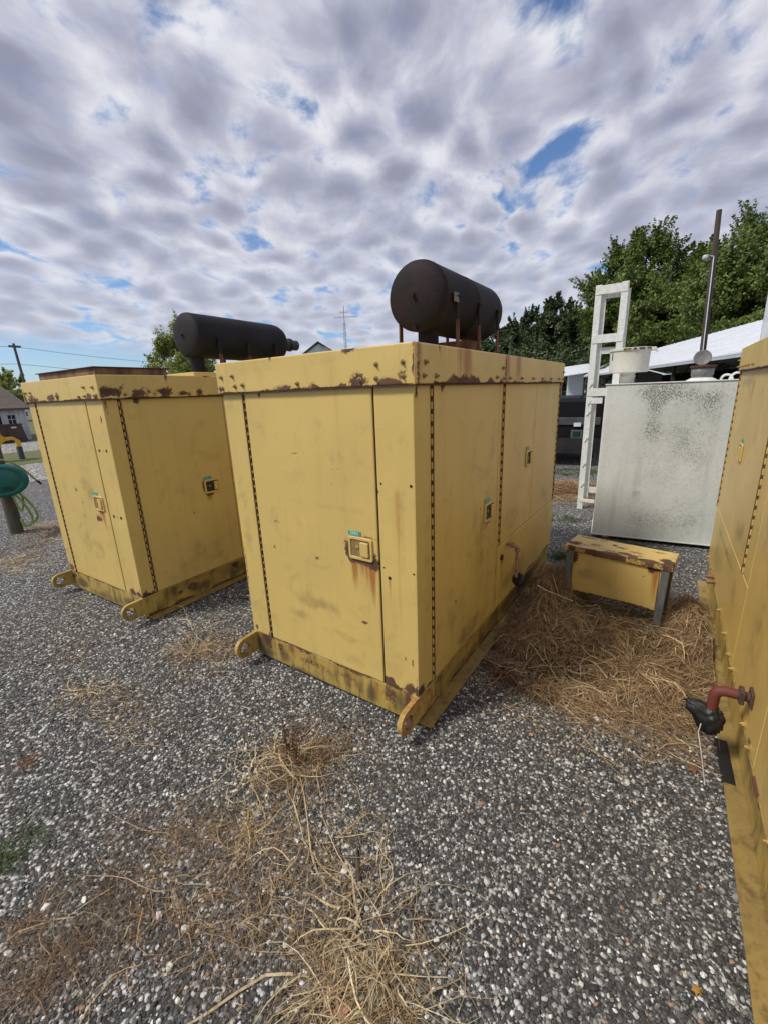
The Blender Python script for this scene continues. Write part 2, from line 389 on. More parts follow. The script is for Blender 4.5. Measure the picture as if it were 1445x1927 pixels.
# loose stones
def stones(name, N, label, rmin=.0035, rmax=.009, box=(-4.2, 1.9, -1.75, 3.2), seed=5, pw=(.62, .22, .16), near=1.6):
    g = np.random.default_rng(seed)
    # density falls off with distance to the camera foot
    P = []
    while sum(map(len, P)) < N:
        x = g.uniform(box[0], box[1], N*2); y = g.uniform(box[2], box[3], N*2)
        d = np.hypot(x-CAMP[0], y-CAMP[1]); k = g.random(N*2) < np.minimum(1, (near/np.maximum(d, .3))**1.6)
        P.append(np.stack([x[k], y[k]], 1))
    P = np.concatenate(P)[:N]
    ph = (1+5**.5)/2
    ico = np.array([(-1,ph,0),(1,ph,0),(-1,-ph,0),(1,-ph,0),(0,-1,ph),(0,1,ph),(0,-1,-ph),(0,1,-ph),(ph,0,-1),(ph,0,1),(-ph,0,-1),(-ph,0,1)])/1.9
    F0 = np.array([(0,11,5),(0,5,1),(0,1,7),(0,7,10),(0,10,11),(1,5,9),(5,11,4),(11,10,2),(10,7,6),(7,1,8),(3,9,4),(3,4,2),(3,2,6),(3,6,8),(3,8,9),(4,9,5),(2,4,11),(6,2,10),(8,6,7),(9,8,1)])
    r = rmin+(rmax-rmin)*g.random(N)**2.2
    V = ico[None]*(1+g.normal(0, .16, (N, 12, 1)))
    V = V*np.stack([np.ones(N), g.uniform(.6, .95, N), g.uniform(.4, .75, N)], 1)[:, None]*r[:, None, None]
    an = g.uniform(0, 6.28, N); ti = g.normal(0, .35, N)
    x, y, z = V[..., 0], V[..., 1], V[..., 2]
    y, z = y*np.cos(ti)[:, None]-z*np.sin(ti)[:, None], y*np.sin(ti)[:, None]+z*np.cos(ti)[:, None]
    x, y = x*np.cos(an)[:, None]-y*np.sin(an)[:, None], x*np.sin(an)[:, None]+y*np.cos(an)[:, None]
    V = np.stack([x+P[:, :1], y+P[:, 1:], z+(gz(P[:, 0], P[:, 1])+r*.22)[:, None]], -1).reshape(-1, 3)
    F = (F0[None]+12*np.arange(N)[:, None, None]).reshape(-1, 3)
    k = g.choice(3, N, p=pw); b = 1.04*np.where(k == 0, g.uniform(.035, .12, N), np.where(k == 1, g.uniform(.13, .28, N), g.uniform(.38, .78, N)))
    tnt = np.stack([b*g.uniform(.98, 1.07, N), b, b*g.uniform(.86, 1.0, N)], 1)
    od = g.random(N) < .02; tnt[od] = np.array([.35, .22, .13])
    o = npmesh(name, V, F, [STONE], smooth=False, attr=np.repeat(tnt, 12, 0))
    return tag(o, label, 'gravel', kind='stuff')
def attr_mat(name, rough=.8, sub=0.0, bs=.3, bscale=300, trans=0.0, mul=1.0):
    m, t, p, o = newmat(name); at = t.node('ShaderNodeAttribute', attribute_name='st')
    oc = t.node('ShaderNodeTexCoord').outputs['Object']
    n = t.noise(oc, bscale, 2, .5)
    c = t.mix(t.math('MULTIPLY', t.sstep(n, .4, .7), .35), at.outputs[0], (0, 0, 0))
    setc(t, p, c); p.inputs['Roughness'].default_value = rough
    if trans > 0:
        tr = t.node('ShaderNodeBsdfTranslucent'); t.l.new(c, tr.inputs[0])
        mx = t.node('ShaderNodeMixShader', {0: trans}); t.l.new(p.outputs[0], mx.inputs[1]); t.l.new(tr.outputs[0], mx.inputs[2]); t.l.new(mx.outputs[0], o.inputs[0])
    return m
STONE = attr_mat('stone', .8, bscale=220)
STRAW = attr_mat('dry_straw', .7, trans=.25, bscale=90)
LEAF = attr_mat('leaf', .55, trans=.3, bscale=3)
stones('gravel', 95000, 'small dark and white stones covering the yard')
stones('coarse_gravel', 1500, 'larger pale stones lying among the small gravel', .008, .017, (-2.5, 1.25, -1.6, 2.5), 9, (.3, .3, .4), near=3)

# ---------------------------------------------------------------- generator enclosures
ZB, ZW, ZT = .188, 1.629, 1.7826
def st_eval(U, Z, stains, seed):
    A = np.zeros((U.size, 3)); u = U.ravel(); z = Z.ravel()
    nz = fbm(u*7+seed, z*7, seed, 4); nf = fbm(u*28, z*28+seed, seed+9, 3)
    for s in stains:
        k = s[0]
        if k == 'rust':      # u,z,ru,rz,strength
            _, a, b, ru, rz, q = s; d = np.sqrt(((u-a)/ru)**2+((z-b)/rz)**2)
            A[:, 0] = np.maximum(A[:, 0], q*np.clip(1.35-d*(.35+1.4*nf*nf+.3*nz), 0, 1))
        elif k == 'drip':    # u,ztop,width,length,strength
            _, a, b, w_, l_, q = s; t = (b-z)/l_
            ww = w_*(.55+.8*vnoise(u*0+a*50, z*9, seed)); g = np.exp(-((u-a)/ww)**2)*np.clip(t*12+.6, 0, 1)*np.clip(1-t, 0, 1)**.7
            A[:, 1] = np.maximum(A[:, 1], q*g)
        elif k == 'edge':    # z, height, strength, u0,u1  rust creeping from a horizontal edge
            _, b, h, q, u0_, u1_ = s; m = np.clip((u-u0_)/.04, 0, 1)*np.clip((u1_-u)/.04, 0, 1)
            hh = h*np.clip((fbm(u*9, u*0+seed, seed, 3)-.25)*2.4, .12, 1.5); A[:, 0] = np.maximum(A[:, 0], q*m*np.clip(1.4-np.abs(z-b)/hh, 0, 1))
        elif k == 'dirt':
            _, a, b, ru, rz, q = s; d = np.sqrt(((u-a)/ru)**2+((z-b)/rz)**2)
            A[:, 2] = np.maximum(A[:, 2], q*np.clip(1.3-d*(.6+.9*nz), 0, 1))
        elif k == 'mil':     # additive mildew
            _, a, b, ru, rz, q = s; d2 = ((u-a)/ru)**2+((z-b)/rz)**2; A[:, 2] += q*np.exp(-d2)*(.4+1.2*nz)
    return A
class Fr:
    """face frame: maps (u,z,n) to local xyz"""
    def __init__(s, kind, off=0.): s.k = kind; s.o = off
    def p(s, u, z, n=0.):
        if s.k == 'front': return (u, s.o-n, z)
        if s.k == 'right': return (s.o+n, u, z)
        if s.k == 'left': return (s.o-n, u, z)
        if s.k == 'back': return (u, s.o+n, z)
    def arr(s, U, Z, N):
        if s.k == 'front': return np.stack([U, s.o-N, Z], -1)
        if s.k == 'right': return np.stack([s.o+N, U, Z], -1)
        if s.k == 'left': return np.stack([s.o-N, U, Z], -1)
        if s.k == 'back': return np.stack([U, s.o+N, Z], -1)
    def M(s, u, z, n=0.):
        """matrix: local X=u, Y=z, Z=outward normal"""
        o = s.p(u, z, n)
        X = Vector(s.p(1, 0, 0))-Vector(s.p(0, 0, 0)); Y = Vector((0, 0, 1)); N = Vector(s.p(0, 0, 1))-Vector(s.p(0, 0, 0))
        return frameM(o, X, Y, N)
def slab(name, fr, u0_, u1_, z0, z1, parent, mat, stains=(), n0=-.006, n1=0.0, res=.010, wav=.0026, seed=1, round_=.003):
    """sheet-metal panel with slightly wavy face"""
    nu = max(2, int((u1_-u0_)/res)); nz = max(2, int((z1-z0)/res))
    def edge(a, b, n):
        t = np.linspace(a, b, n+1); return np.concatenate([[a], [a+round_], t[1:-1], [b-round_], [b]])
    us = edge(u0_, u1_, nu); zs = edge(z0, z1, nz); us = np.unique(us); zs = np.unique(zs)
    U, Z = np.meshgrid(us, zs); fade = np.clip(np.minimum(np.minimum(U-u0_, u1_-U), np.minimum(Z-z0, z1-Z))/.06, 0, 1)
    N = n1+(fbm(U*3.1+seed, Z*2.3, seed, 3)-.5)*2*wav*fade
    brd = (np.minimum(np.minimum(U-u0_, u1_-U), np.minimum(Z-z0, z1-Z)) < 1e-6); N = np.where(brd, n1-round_*.7, N)
    P = fr.arr(U, Z, N).reshape(-1, 3); A = st_eval(U, Z, stains, seed)
    a_, b_ = U.shape; idx = np.arange(a_*b_).reshape(a_, b_)
    q = np.stack([idx[:-1, :-1], idx[:-1, 1:], idx[1:, 1:], idx[1:, :-1]], -1).reshape(-1, 4)
    ring = np.concatenate([idx[0, :-1], idx[:-1, -1], idx[-1, :0:-1], idx[:0:-1, 0]])
    back = fr.arr(U, Z, np.full_like(N, n0)).reshape(-1, 3)[ring]; nb = len(P); r2 = np.arange(len(ring))+nb
    sk = np.stack([ring, np.roll(r2, 0), np.roll(r2, -1), np.roll(ring, -1)], -1)[:, ::1]
    sk = np.stack([np.roll(ring, -1), ring, r2, np.roll(r2, -1)], -1)
    P = np.concatenate([P, back]); A = np.concatenate([A, A[ring]]); Fq = np.concatenate([q, sk])
    flip = fr.k in ('left', 'back')
    # orientation: u x z must be outward
    if fr.k in ('left', 'back'): Fq = Fq[:, ::-1]
    sm = np.zeros(len(Fq), bool); sm[:len(q)] = True
    return npmesh(name, P, Fq, [mat], parent, smooth=sm, attr=A)
HRUST = simple('hinge_rust', (.15, .085, .032), (.07, .038, .018), .9, scale=40)
def hinge(fr, u, z0, z1, pitch, parent, flip=1, w=.0066):
    mb = MB(); M0 = fr.M(0, 0, 0)
    mb.box(u-w, u+w, z0, z1, -.006, .0012, 1, 0, M0)
    n = int((z1-z0)/pitch); p = (z1-z0)/n
    mb2 = []
    for k in range(n):
        a = z0+k*p
        mb.box(u-w*1.35, u+w*.55, a+p*.03, a+p*.62, -.002, .0052, 0, .0015, M0)
        mb.box(u-w*.10, u+w*1.35, a+p*.66, a+p*1.0, -.002, .0044, 0, .0015, M0)
    mb.tube([M0 @ Vector((u, z0, .004)), M0 @ Vector((u, z1, .004))], .0048, 8, 1)
    return mb.build('hinge', [YEL, HRUST], parent)
def latch(fr, u, z, parent, black=False, flip=1, text=None, tag_on=True, tagdx=-.01):
    W_, H_ = .071, .058; M0 = fr.M(u, z, .0035)
    def rr(w, h, r, n=5):
        pts = []
        for cx, cy, a0 in ((w-r, h-r, 0), (-w+r, h-r, 90), (-w+r, -h+r, 180), (w-r, -h+r, 270)):
            for k in range(n+1): an = R(a0+90*k/n); pts.append((cx+r*math.cos(an), cy+r*math.sin(an)))
        return pts
    mb = MB(); A = rr(W_, H_, .014); B = rr(W_-.003, H_-.003, .012); C = rr(W_-.013, H_-.013, .008); D = rr(W_-.015, H_-.015, .007); n = len(A)
    vs = [M0 @ Vector((x, y, 0)) for x, y in A]+[M0 @ Vector((x, y, .007)) for x, y in B]+[M0 @ Vector((x, y, .007)) for x, y in C]+[M0 @ Vector((x, y, .0015)) for x, y in D]
    fs = [(i+n*r_, (i+1) % n+n*r_, (i+1) % n+n*(r_+1), i+n*(r_+1)) for r_ in range(3) for i in range(n)]
    mb.add(vs, fs, 0, False); mb.add(vs[3*n:], [list(range(n))], 1)
    o = mb.build('latch', [YEL, BLK if black else LDISH], parent)  # dish is nearly flat; its dark colour stands in for shade of a recess
    pb = MB(); x0 = .000*flip; 
    a_, b_ = (.002, .050) if flip > 0 else (-.050, -.002)
    if black: a_, b_ = (.018, .050) if flip > 0 else (-.050, -.018)
    pb.box(a_, b_, -.036, .036, .0015, .013, 0, .004, M0)
    pb.build('paddle', [YEL], o)
    kb = MB(); kx = -.020*flip
    kb.lathe([(.0001, .0055), (.007, .0055), (.009, .0045), (.009, .0015)], 14, 0, M0 @ Matrix.Translation((kx, .004, 0))); kb.box(kx-.0008, kx+.0008, -.002, .010, .0055, .006, 1, 0, M0)
    kb.build('key_cylinder', [YBOLT, DARK], o)
    if tag_on:
        tb = MB(); cx = tagdx-.024*flip
        tb.box(cx-.036, cx+.036, H_+.003, H_+.026, -.001, .0018, 0, .0006, M0)
        for sx in (-.028, .028): tb.lathe([(.0001, .0026), (.003, .0024), (.003, .0015)], 8, 1, M0 @ Matrix.Translation((cx+sx, H_+.0145, 0)))
        to = tb.build('tag_plate', [TAGM, DARK], parent)
        if text:
            cu_ = bpy.data.curves.new('t', 'FONT'); cu_.body = text; cu_.size = .017; cu_.align_x = 'CENTER'; cu_.align_y = 'CENTER'; cu_.extrude = .0002
            tmp = bpy.data.objects.new('t', cu_); col.objects.link(tmp); bpy.context.view_layer.update()
            me = bpy.data.meshes.new_from_object(tmp.evaluated_get(bpy.context.evaluated_depsgraph_get())); bpy.data.objects.remove(tmp)
            me.transform(M0 @ Matrix.Translation((cx, H_+.0145, .0021))); link('lettering', me, [WTXT], to)
    return o
LDISH = simple('latch_dish_shade', (.34, .23, .08), (.20, .13, .05), .6, scale=40)  # darker yellow paints the shade of a sunken latch
def bolt(fr, u, z, parent, mat=None, r=.0068, n=0.0, washer=True):
    mb = MB(); M0 = fr.M(u, z, n)
    if washer: mb.lathe([(r*1.7, 0), (r*1.7, .0022), (r*1.0, .003)], 14, 0, M0, False)
    a = random.random()
    mb.prism([(r*math.cos(a+k*math.pi/3), r*math.sin(a+k*math.pi/3)) for k in range(6)], .009, M0 @ Matrix.Translation((0, 0, .002)))
    mb.lathe([(r*.5, .010), (r*.5, .016), (r*.3, .018)], 8, 0, M0)
    return mb.build('bolt', [mat or BOLTM], parent)
def hole_plug(fr, u, z, parent, r=.008):
    mb = MB(); mb.lathe([(r, 0), (r*.95, .0022), (r*.5, .003), (.0001, .0032)], 14, 0, fr.M(u, z, 0)); return mb.build('plug', [DARK], parent)

def lug(fr, parent, x0, x1, tail=.16, rusty=False):
    """lifting eye plate lying in the plane of the side, front eye at y=-.1"""
    mb = MB(); cy, cz, ro, ri = -.098, .118, .062, .033; n = 28
    outl = []; inn = []
    for k in range(n):
        a = 2*math.pi*k/n; ca, sa = math.cos(a), math.sin(a)
        inn.append((cy+ri*ca, cz+ri*sa))
        if ca <= .05: outl.append((cy+ro*ca, cz+ro*sa))
        else:  # stretch to the rear end of the plate
            yy = tail; 
            outl.append((cy+(yy-cy)*min(1, ca*1.35), cz+(ro if sa > 0 else -ro)*(1 if abs(sa) > .25 else abs(sa)/.25)+(.012*ca if sa > 0 else .0)))
    for xs, fl in ((x1, 1), (x0, -1)):
        vs = [(xs, y, z) for y, z in outl]+[(xs, y, z) for y, z in inn]
        fs = [(i, (i+1) % n, n+(i+1) % n, n+i) for i in range(n)]
        if fl < 0: fs = [f[::-1] for f in fs]
        mb.add(vs, fs)
    vs = [(x0, y, z) for y, z in outl]+[(x1, y, z) for y, z in outl]; mb.add(vs, [(i, (i+1) % n, n+(i+1) % n, n+i) for i in range(n)])
    vs = [(x0, y, z) for y, z in inn]+[(x1, y, z) for y, z in inn]; mb.add(vs, [(i, n+i, n+(i+1) % n, (i+1) % n) for i in range(n)], 1)
    o = mb.build('lifting_lug', [YLUG if rusty else YELB, RUST], parent)
    return o
YLUG = simple('rubbed_yellow_iron', (.50, .34, .085), (.26, .12, .04), .7, scale=18, bs=.4)

def muffler(parent, cx, y0, y1, cz, r, legs, legz, neck, plate=False, pipe=False, dome=.10, mat=None):
    MUF = mat or globals()['MUF']
    mb = MB(); M0 = frameM((cx, y0, cz), (1, 0, 0), (0, 0, 1), (0, 1, 0)); L = y1-y0
    prof = [(.0001, -.030), (r*.35, -.027), (r*.7, -.016), (r*.93, .0), (r*.985, .012), (r, .026), (r*1.006, .030), (r*1.006, .042), (r, .046)]
    prof += [(r, L*.5-.008), (r*1.008, L*.5-.004), (r*1.008, L*.5+.004), (r, L*.5+.008), (r, L-dome), (r*.97, L-dome*.7), (r*.88, L-dome*.42), (r*.7, L-dome*.18), (r*.45, L-.01), (.0001, L)]
    mb.lathe(prof, 56, 0, M0)
    mb.lathe([(.012, -.05), (.012, -.028), (.02, -.026)], 10, 0, M0)
    mb.lathe([(.009, -.04), (.009, 0)], 8, 0, M0 @ Matrix.Translation((0.005, -r*.93, 0)))
    o = mb.build('muffler', [MUF], parent)
    for sx in (1, -1):
        for ly in legs:
            b = MB(); xx = cx+sx*(r+.006)
            b.box(xx-.005, xx+.005, ly-.018, ly+.018, ZT, legz-.13, 0, .001); b.box(xx-.005, xx+.005, ly-.018, ly+.018, legz-.129, legz, 1, .001)
            b.box(xx-.012*1, xx+.012, ly-.026, ly+.026, legz-.004, legz+.004, 1, .001)
            b.build('support_leg', [ORUST, MUF], o)
    nb = MB(); nb.tube([(cx, neck, ZT), (cx, neck, cz-r*.8)], .065, 24); nb.lathe([(.10, 0), (.10, .022), (.065, .024)], 24, 0, Matrix.Translation((cx, neck, ZT+.03)))
    nb.build('inlet_neck', [MUF], o)
    if plate:
        pb = MB(); M1 = frameM((cx+r+.012, legs[0]-.035, cz-.02), (0, 1, 0), (0, 0, 1), (1, 0, 0)); pb.box(-.032, .032, -.026, .026, -.002, .002, 0, .001, M1); pb.build('rating_plate', [GREYP], o)
    if pipe:
        pb = MB(); pb.tube([(cx+.02, y1-.04, cz), (cx+.02, y1+.10, cz), (cx+.02, y1+.22, cz)], .055, 20); pb.lathe([(.07, 0), (.07, .02)], 20, 0, frameM((cx+.02, y1+.1, cz), (1, 0, 0), (0, 0, 1), (0, 1, 0))); pb.build('outlet_pipe', [BLK2], o)
    return o
GREYP = simple('aged_plate', (.20, .19, .15), (.12, .10, .08), .6, scale=30)
BLK2 = simple('dark_green_black_pipe', (.018, .026, .024), (.03, .03, .03), .5)

def enclosure(loc, rz, label, W_, L, side, seed, cfg):
    """front at local y=0; side 'right': x from -W to 0; side 'left': x from 0 to W"""
    root = empty('generator', loc, rz, label, 'generator', 'yellow generator enclosures with rusty trim')
    xa, xb = (-W_, 0.) if side == 'right' else (0., W_)
    # inner box, dark behind the joints
    z0 = -.0 if cfg.get('dz', 0) == 0 else -cfg['dz']
    core = MB(); core.box(xa+.007, xb-.007, .007, L-.007, ZB-.01, ZW+.04); core.build('inner_frame', [DARK], root)
    FF = Fr('front', 0.); FS = Fr('right', xb) if side == 'right' else Fr('left', xa); FO = Fr('left', xa) if side == 'right' else Fr('right', xb); FB = Fr('back', L)
    # base skid: web inset, top ledge, bottom flange
    bs = MB(); ins = .022
    bs.box(xa+ins, xb-ins, .035, L-.012, z0+.004, ZB-.012); bs.box(xa+ins, xb-ins, .012, .034, z0+.03, ZB-.012)
    for fr_x0, fr_x1 in ((xa-.002, xa+ins+.02), (xb-ins-.02, xb+.002)):
        bs.box(fr_x0, fr_x1, -.001, L, ZB-.012, ZB-.001, 0, .002)
    base = bs.build('base_skid', [YELB], root)
    for fa, fb_ in ((xb-.03, xb+.048), (xa-.048, xa+.03)):
        fl = MB(); fl.box(fa, fb_, .03, L-.03, z0+.004, z0+.014, 0, .002); fl.build('bottom_flange', [YELF], base)
    slab('front_beam', FF, xa+.012, xb-.015, z0+.026, ZB-.002, base, YELB, cfg['beam'], n0=-.03, n1=-.002, seed=seed+3, wav=.0012)
    sfr = Fr(FS.k, FS.o-(ins-.003) if side == 'right' else FS.o+(ins-.003))
    slab('side_beam', sfr, .012, L-.012, z0+.015, ZB-.013, base, YELB, cfg['sbeam'], n0=-.01, n1=0., seed=seed+4, wav=.0012)
    ffr = Fr(FS.k, FS.o)
    for xs in ((xb-.026, xb-.001), (xa+.001, xa+.026)): lug(None, base, xs[0], xs[1], rusty=cfg.get('rusty_lug', False) and xs[0] > -.1)
    # front panels
    hf, df = cfg['hf'], cfg['df']; g = .002; zb, zt = ZB+.002, ZW+.02
    if cfg.get('front', True):
        slab('wall_panel', FF, xa, hf-.012, ZB-.002, zt, root, YEL, cfg['st_l'], seed=seed+5)
        dr = slab('door', FF, hf+.012, df-.005, zb, zt, root, YEL, cfg['st_d'], seed=seed+6, n1=.002)
        slab('wall_panel', FF, df+.004, xb, ZB-.002, zt, root, YEL, cfg['st_r'], seed=seed+7)
        hinge(FF, hf, ZB+.004, ZW, .040, dr)
        latch(FF, cfg['lt'][0], cfg['lt'][1], dr, text=cfg.get('text'))
        for b in cfg.get('plugs', ()): hole_plug(FF, *b[:2], root, b[2])
    else: slab('wall_panel', FF, xa, xb, ZB-.002, zt, root, YEL, [], seed=seed+7, res=.05)
    # side panels
    for k, s in enumerate(cfg['side']):
        nm = s.get('name', 'wall_panel'); o = slab(nm, FS, s['u'][0], s['u'][1], s['z'][0], s['z'][1], root, s.get('mat', YEL), s.get('st', ()), seed=seed+20+k, n1=s.get('n', 0.), res=s.get('res', .012))
        for h in s.get('hinges', ()): hinge(FS, h[0], h[1], h[2], .05, o, w=.0068)
        for l in s.get('latch', ()): latch(FS, l[0], l[1], o, black=l[2], flip=l[3])
    slab('wall_panel', FO, .0, L, ZB-.002, zt, root, YEL, [], res=.05, seed=seed+30); slab('wall_panel', FB, xa+.001, xb-.001, ZB-.002, zt, root, YEL, [], res=.05, seed=seed+31)
    # roof: band around + slightly raised top
    o_ = .0157; rf = MB(); rf.box(xa-o_+.004, xb+o_-.004, -o_+.004, L+o_-.004, ZW+.003, ZT-.001)
    roof = rf.build('roof', [YEL], root)
    F1 = Fr('front', -o_+.004); slab('roof_band', F1, xa-o_, xb+o_, ZW, ZT, roof, YEL, cfg['band'], n0=-.004, n1=.004, seed=seed+40, res=.007)
    so_ = (xb+o_-.004) if side == 'right' else (xa-o_+.004); F2 = Fr(FS.k, so_)
    for k, (ua, ub) in enumerate(cfg['bandseg']): slab('roof_band', F2, ua, ub, ZW, ZT, roof, YEL, cfg['sband'], n0=-.004, n1=.004, seed=seed+41, res=.008)
    oo = (xa-o_+.004) if side == 'right' else (xb+o_-.004)
    slab('roof_band', Fr('left' if side == 'right' else 'right', oo), -o_, L+o_, ZW, ZT, roof, YEL, [], n0=-.004, n1=.004, res=.05); slab('roof_band', Fr('back', L+o_-.004), xa-o_+.001, xb+o_-.001, ZW, ZT, roof, YEL, [], n0=-.004, n1=.004, res=.05)
    lip = MB()   # folded drip lip under the band
    lip.box(xa-o_-.004, xb+o_+.004, -o_-.005, -o_+.02, ZW-.006, ZW-.0005, 0, .001); 
    xs0, xs1 = (xb+o_-.02, xb+o_+.005) if side == 'right' else (xa-o_-.005, xa-o_+.02)
    lip.box(xs0, xs1, -o_+.021, L+o_, ZW-.006, ZW-.0005, 0, .001); lip.build('drip_lip', [RUST], roof)
    for b in cfg['bolts']: bolt(Fr('front', -o_), b[0], b[1], roof)
    for b in cfg['sbolts']: bolt(F2, b[0], b[1], roof, n=.004)
    for b in cfg.get('railbolts', ()): bolt(FS, b[0], b[1], root, YBOLT, .009)
    return root, roof, FF, FS

zt = ZW+.02
mainside = [
 dict(u=(0.0, .138), z=(ZB-.002, zt), st=[('rust', .02, ZB, .05, .07, .9), ('rust', .1, ZB+.005, .05, .02, .8), ('rust', .02, ZW-.03, .01, .03, .8), ('dirt', .1, .8, .05, .5, .25)], res=.009),
 dict(name='door', u=(.162, .964), z=(ZB+.002, zt), n=.001, hinges=[(.15, ZB+.006, ZW)], latch=[(.842, .905, True, 1)], res=.009,
      st=[('dirt', .75, .75, .28, .45, .36), ('dirt', .35, .45, .25, .2, .34), ('dirt', .6, .25, .3, .1, .45), ('rust', .24, ZW-.01, .02, .03, .7), ('rust', .845, .84, .05, .012, .6), ('rust', .4, .52, .01, .01, .7), ('rust', .72, .95, .008, .012, .7), ('dirt', .9, 1.3, .08, .35, .3)]),
 dict(u=(.969, 1.030), z=(ZB-.002, zt), st=[('drip', 1.02, ZW, .012, 1.5, .9), ('drip', .985, 1.2, .01, 1.0, .6), ('dirt', 1.0, .4, .03, .4, .4)]),
 dict(name='door', u=(1.056, 1.718), z=(.622, zt), n=.001, hinges=[(1.043, .622, ZW)], latch=[(1.60, 1.115, True, 1)],
      st=[('dirt', 1.3, .75, .3, .12, .35), ('rust', 1.60, 1.05, .05, .01, .5), ('dirt', 1.6, 1.4, .1, .2, .22)]),
 dict(name='door', u=(1.723, 2.400), z=(.622, zt), n=.001, hinges=[(2.413, .622, ZW)], st=[('dirt', 2.1, .75, .3, .12, .3)]),
 dict(u=(1.035, 2.45), z=(ZB-.002, .618), st=[('rust', 1.12, .5, .03, .04, .55), ('drip', 1.12, .5, .02, .3, .8), ('dirt', 1.4, .3, .5, .12, .45), ('edge', ZB, .02, .8, 1.5, 2.45)]),
 dict(u=(2.426, 2.45), z=(.622, zt)),
]
main_cfg = dict(hf=-1.0273, df=-.1968, lt=(-.300, .894), text='CAB-2',
 beam=[('dirt', -1.12, .10, .10, .12, .95), ('rust', -1.08, .15, .05, .05, .8), ('rust', -.96, .11, .03, .06, .62), ('dirt', -.93, .08, .06, .09, .7), ('edge', ZB, .022, .66, -1.15, 0), ('dirt', -.8, .03, .3, .03, .55),
       ('dirt', -.28, .10, .05, .09, .7), ('dirt', -.12, .09, .07, .1, .7), ('rust', -.17, .13, .04, .06, .66), ('rust', -.06, .12, .03, .08, .7), ('rust', -.7, .12, .12, .03, .5), ('rust', -.45, .13, .1, .025, .52), ('drip', -.25, .17, .02, .16, .8), ('drip', -.85, .17, .02, .14, .7)],
 sbeam=[('dirt', .5, .05, 1.0, .05, .55), ('dirt', .15, .1, .03, .1, .6), ('dirt', 1.6, .1, .8, .08, .7), ('edge', .02, .02, .7, 0, 2.4)],
 st_l=[('dirt', -1.12, .9, .05, .4, .28), ('rust', -1.16, ZB+.03, .01, .015, .9), ('rust', -1.05, ZB+.01, .01, .02, .8), ('rust', -1.185, .6, .006, .2, .55)],
 st_d=[('rust', -.376, .872, .022, .042, 1.1), ('rust', -.35, .834, .034, .020, 1.1), ('rust', -.29, .828, .06, .018, 1.1), ('rust', -.232, .824, .034, .026, 1.05), ('rust', -.222, .85, .012, .03, .85), ('rust', -.26, .956, .05, .006, .62),
       ('drip', -.345, .835, .018, .20, 1.1), ('drip', -.30, .83, .022, .12, .9), ('drip', -.275, .825, .014, .14, .9), ('drip', -.240, .82, .018, .24, 1.2),
       ('dirt', -.62, .52, .20, .07, .42), ('dirt', -.5, 1.08, .22, .03, .34), ('dirt', -.75, .42, .15, .05, .38), ('dirt', -.45, .38, .25, .04, .32), ('dirt', -.8, .9, .05, .35, .22), ('dirt', -.4, .25, .2, .06, .25), ('dirt', -.3, 1.35, .04, .12, .25),
       ('rust', -.86, .95, .035, .006, .62), ('rust', -.91, .8, .008, .012, .7), ('rust', -.59, .79, .018, .008, .68), ('rust', -.3, .5, .02, .010, .66), ('rust', -.68, 1.33, .02, .004, .62), ('edge', ZB+.004, .006, .7, -1.0, -.2), ('rust', -.9, ZW-.008, .015, .02, .6)],
 st_r=[('rust', -.175, ZB+.02, .035, .03, .98), ('rust', -.13, ZB+.005, .04, .015, .9), ('rust', -.045, ZB+.03, .026, .022, .98), ('rust', -.005, ZB+.02, .012, .06, .9), ('drip', -.147, .77, .006, .22, .9), ('drip', -.09, 1.21, .03, .8, .45), ('dirt', -.07, 1.0, .03, .3, .28), ('dirt', -.12, .6, .04, .15, .25), ('rust', -.19, 1.18, .006, .01, .8), ('rust', -.07, .37, .008, .012, .7), ('rust', -.03, .36, .006, .02, .7)],
 plugs=[(-.145, .777, .0085), (-.021, 1.221, .0065), (-.173, .824, .0035), (-.016, .824, .0045), (-.172, 1.219, .0045)],
 side=mainside,
 band=[('edge', ZW, .012, .66, -1.2, .0), ('edge', ZW+.004, .028, .9, -.55, -.3), ('rust', -.25, ZW+.02, .04, .03, .9), ('edge', ZW, .03, .95, -.18, .02), ('rust', -.04, ZW+.03, .02, .015, .8), ('rust', -.7, ZW+.01, .06, .014, .7), ('rust', -1.19, ZW+.02, .02, .02, .75),
       ('rust', -.3, ZT, .04, .012, .85), ('rust', -.78, ZT, .012, .016, .7), ('rust', .01, ZW+.08, .006, .09, .66), ('drip', -.04, 1.66, .008, .05, .5), ('drip', -.247, 1.65, .01, .03, .7)],
 sband=[('edge', ZW, .036, .98, .12, .98), ('edge', ZW, .015, .8, .9, 2.4), ('drip', .47, ZT, .055, .22, 1.1), ('drip', .40, ZT, .03, .2, .7), ('rust', .19, ZT-.005, .008, .02, .8), ('drip', .2, ZT, .01, .09, .8), ('drip', 1.04, ZT, .04, .22, 1.15), ('drip', 1.24, ZT, .05, .2, .95), ('rust', 1.01, ZT-.08, .012, .09, .75), ('rust', .01, ZW+.05, .012, .11, .62), ('drip', .02, ZT, .02, .2, .8)],
 bandseg=[(-.0157, 1.008), (1.012, 2.4657)],
 bolts=[(-1.165, 1.71), (-1.165, 1.654), (-1.075, 1.712), (-1.061, 1.661), (-1.0, 1.665), (-.609, 1.656), (-.248, 1.657), (-.161, 1.712), (-.164, 1.658), (-.036, 1.712), (-.037, 1.661)],
 sbolts=[(.068, 1.711), (.053, 1.660), (.157, 1.660), (.518, 1.660), (.865, 1.659), (.976, 1.654), (.961, 1.710), (1.08, 1.656), (1.30, 1.656), (1.55, 1.656), (1.78, 1.656), (2.02, 1.656), (2.28, 1.656), (2.42, 1.656), (2.42, 1.71)],
 rusty_lug=True)
